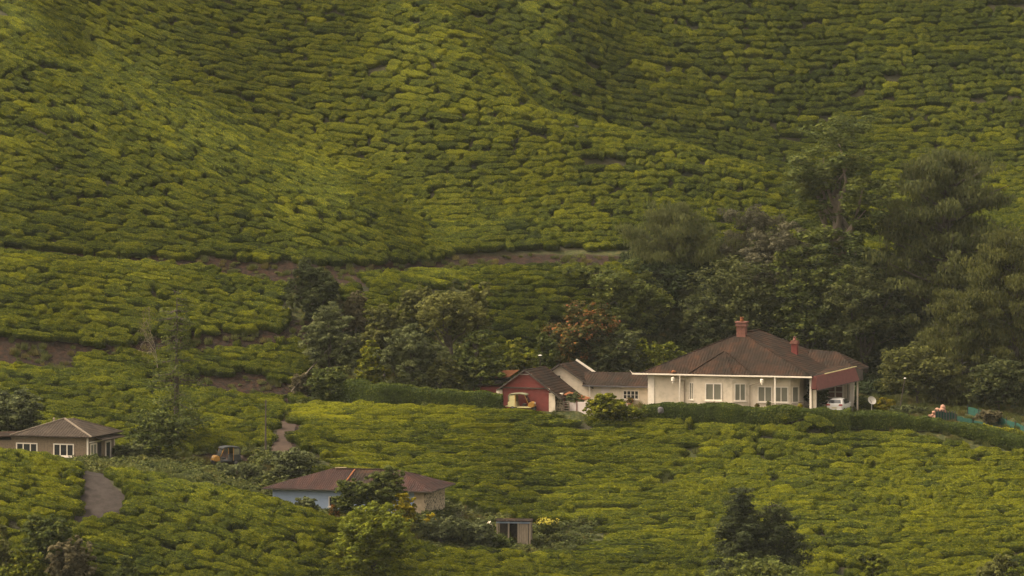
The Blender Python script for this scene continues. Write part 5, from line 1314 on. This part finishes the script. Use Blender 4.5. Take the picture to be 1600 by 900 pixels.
shrub('shrub', 'reddish small shrub at the foot of the dark blue wall tree', 521, 353.5, 788, 18, 'rust', seed=58, tint=-.05)
tree('flowering_shrub', 'yellow-flowered bush right of the open shed', 'shrub', 855, 369, 812, 36, 'mid', 'broad', .3, 1.2, .12, 59, flower=(260, 'flowerY', .14, .75), tint=-.05)
tree('bare_tree', 'tiny bare tree with few white blossoms right of the blue house', 'tree', 727, 366, 780, 38, 'grey', 'bare', .2, .06, .12, 60, bark='palebark')
shrub('shrub', 'clump of yellow flowers below the tan end wall', 672, 360, 802, 18, 'yellow', seed=61, tint=.15, size=.12)
# ---- before the bungalow
tree('round_bush', 'round yellow-green bush between the concrete wall and garden hedge', 'shrub', 946, 395.6, 615, 58, 'bright', 'broad', 0, 2.6, .11, 62, lobes=9, tint=-.04, parts=SH, twigs=False)
shrub('shrub', 'lower green bush joined to the right of the round bush', 984, 395.8, 634, 54, 'bright', seed=63, tint=-.22)
shrub('shrub', 'dark climbing plant by the porch pier left of the car', 1277, 399.2, 598, 34, 'dark', seed=64, tint=.0)
shrub('spiky_shrub', 'yellow spiky plant right of the satellite dish', 1381, 402, 620, 30, 'yellow', seed=65, tint=-.18)
shrub('shrub', 'dark low shrub between the car and the satellite dish', 1345, 404, 618, 30, 'mid', seed=66, tint=-.12)
shrub('shrub', 'weedy plant growing over the small yard gate', 897, 399.2, 613, 28, 'grey', seed=67, tint=-.05, size=.12)
shrub('shrub', 'flowering garden shrubs at the foot of the leaning lamp post', 1415, 400.5, 632, 60, 'grey', seed=68, tint=-.12)
shrub('shrub', 'tan dry shrub inside the green net fence', 1545, 400, 640, 40, 'brown', seed=69, tint=-.02)
# ---- foreground trees at the bottom
tree('conifer_tree', 'taller of two dark conifers standing in the lower right tea', 'tree', 1157, 356, 764, 88, 'dark', 'conifer', .03, 3.4, .14, 70, tint=-.10)
tree('conifer_tree', 'shorter thin dark conifer to the right of the taller one', 'tree', 1212, 357, 790, 92, 'dark', 'conifer', .24, 1.7, .13, 71, tint=-.14, gap=.28)
shrub('shrub', 'broad green shrub under the pair of dark conifers', 1195, 346, 868, 150, 'mid', seed=72, tint=.02)
shrub('shrub', 'yellowish round shrub at the bottom edge right of the conifers', 1362, 345, 864, 66, 'bright', seed=73, tint=-.20)
shrub('shrub', 'low olive shrub at the bottom right corner', 1560, 345, 868, 80, 'olive', seed=74, tint=-.06)
tree('broadleaf_tree', 'dark small tree at the bottom left below the grey road', 'tree', 78, 338, 806, 75, 'mid', 'broad', .05, 1.6, .13, 75, tint=-.10)
shrub('shrub', 'brownish shrub right of the bottom left tree', 110, 336, 842, 70, 'brown', seed=76, tint=-.02)
shrub('shrub', 'yellow-green shrub at the bottom left corner', 38, 334, 855, 70, 'bright', seed=77, tint=-.18)
shrub('shrub', 'small dark shrub at the bottom edge below the road bend', 196, 336, 868, 40, 'mid', seed=78, tint=-.12)
shrub('shrub', 'pale green weed tuft in the tea at the far left bottom', 6, 336, 820, 30, 'olive', seed=79, tint=-.05)
# ================================================================ haze
bm = bmesh.new(); box(bm, -1500, 1500, -300, 1700, -140, 110)
hz = bpy.data.materials.new('thin_haze'); hz.use_nodes = True; t_ = hz.node_tree; t_.nodes.remove(t_.nodes['Principled BSDF'])
pv = t_.nodes.new('ShaderNodeVolumePrincipled'); pv.inputs['Density'].default_value = 0.00004; pv.inputs['Color'].default_value = (0.80, 0.84, 0.78, 1)
t_.links.new(pv.outputs[0], t_.nodes['Material Output'].inputs['Volume'])
o = bm_obj('haze', bm, hz); props(o, 'thin warm haze between us and the far tea slope', kind='stuff')
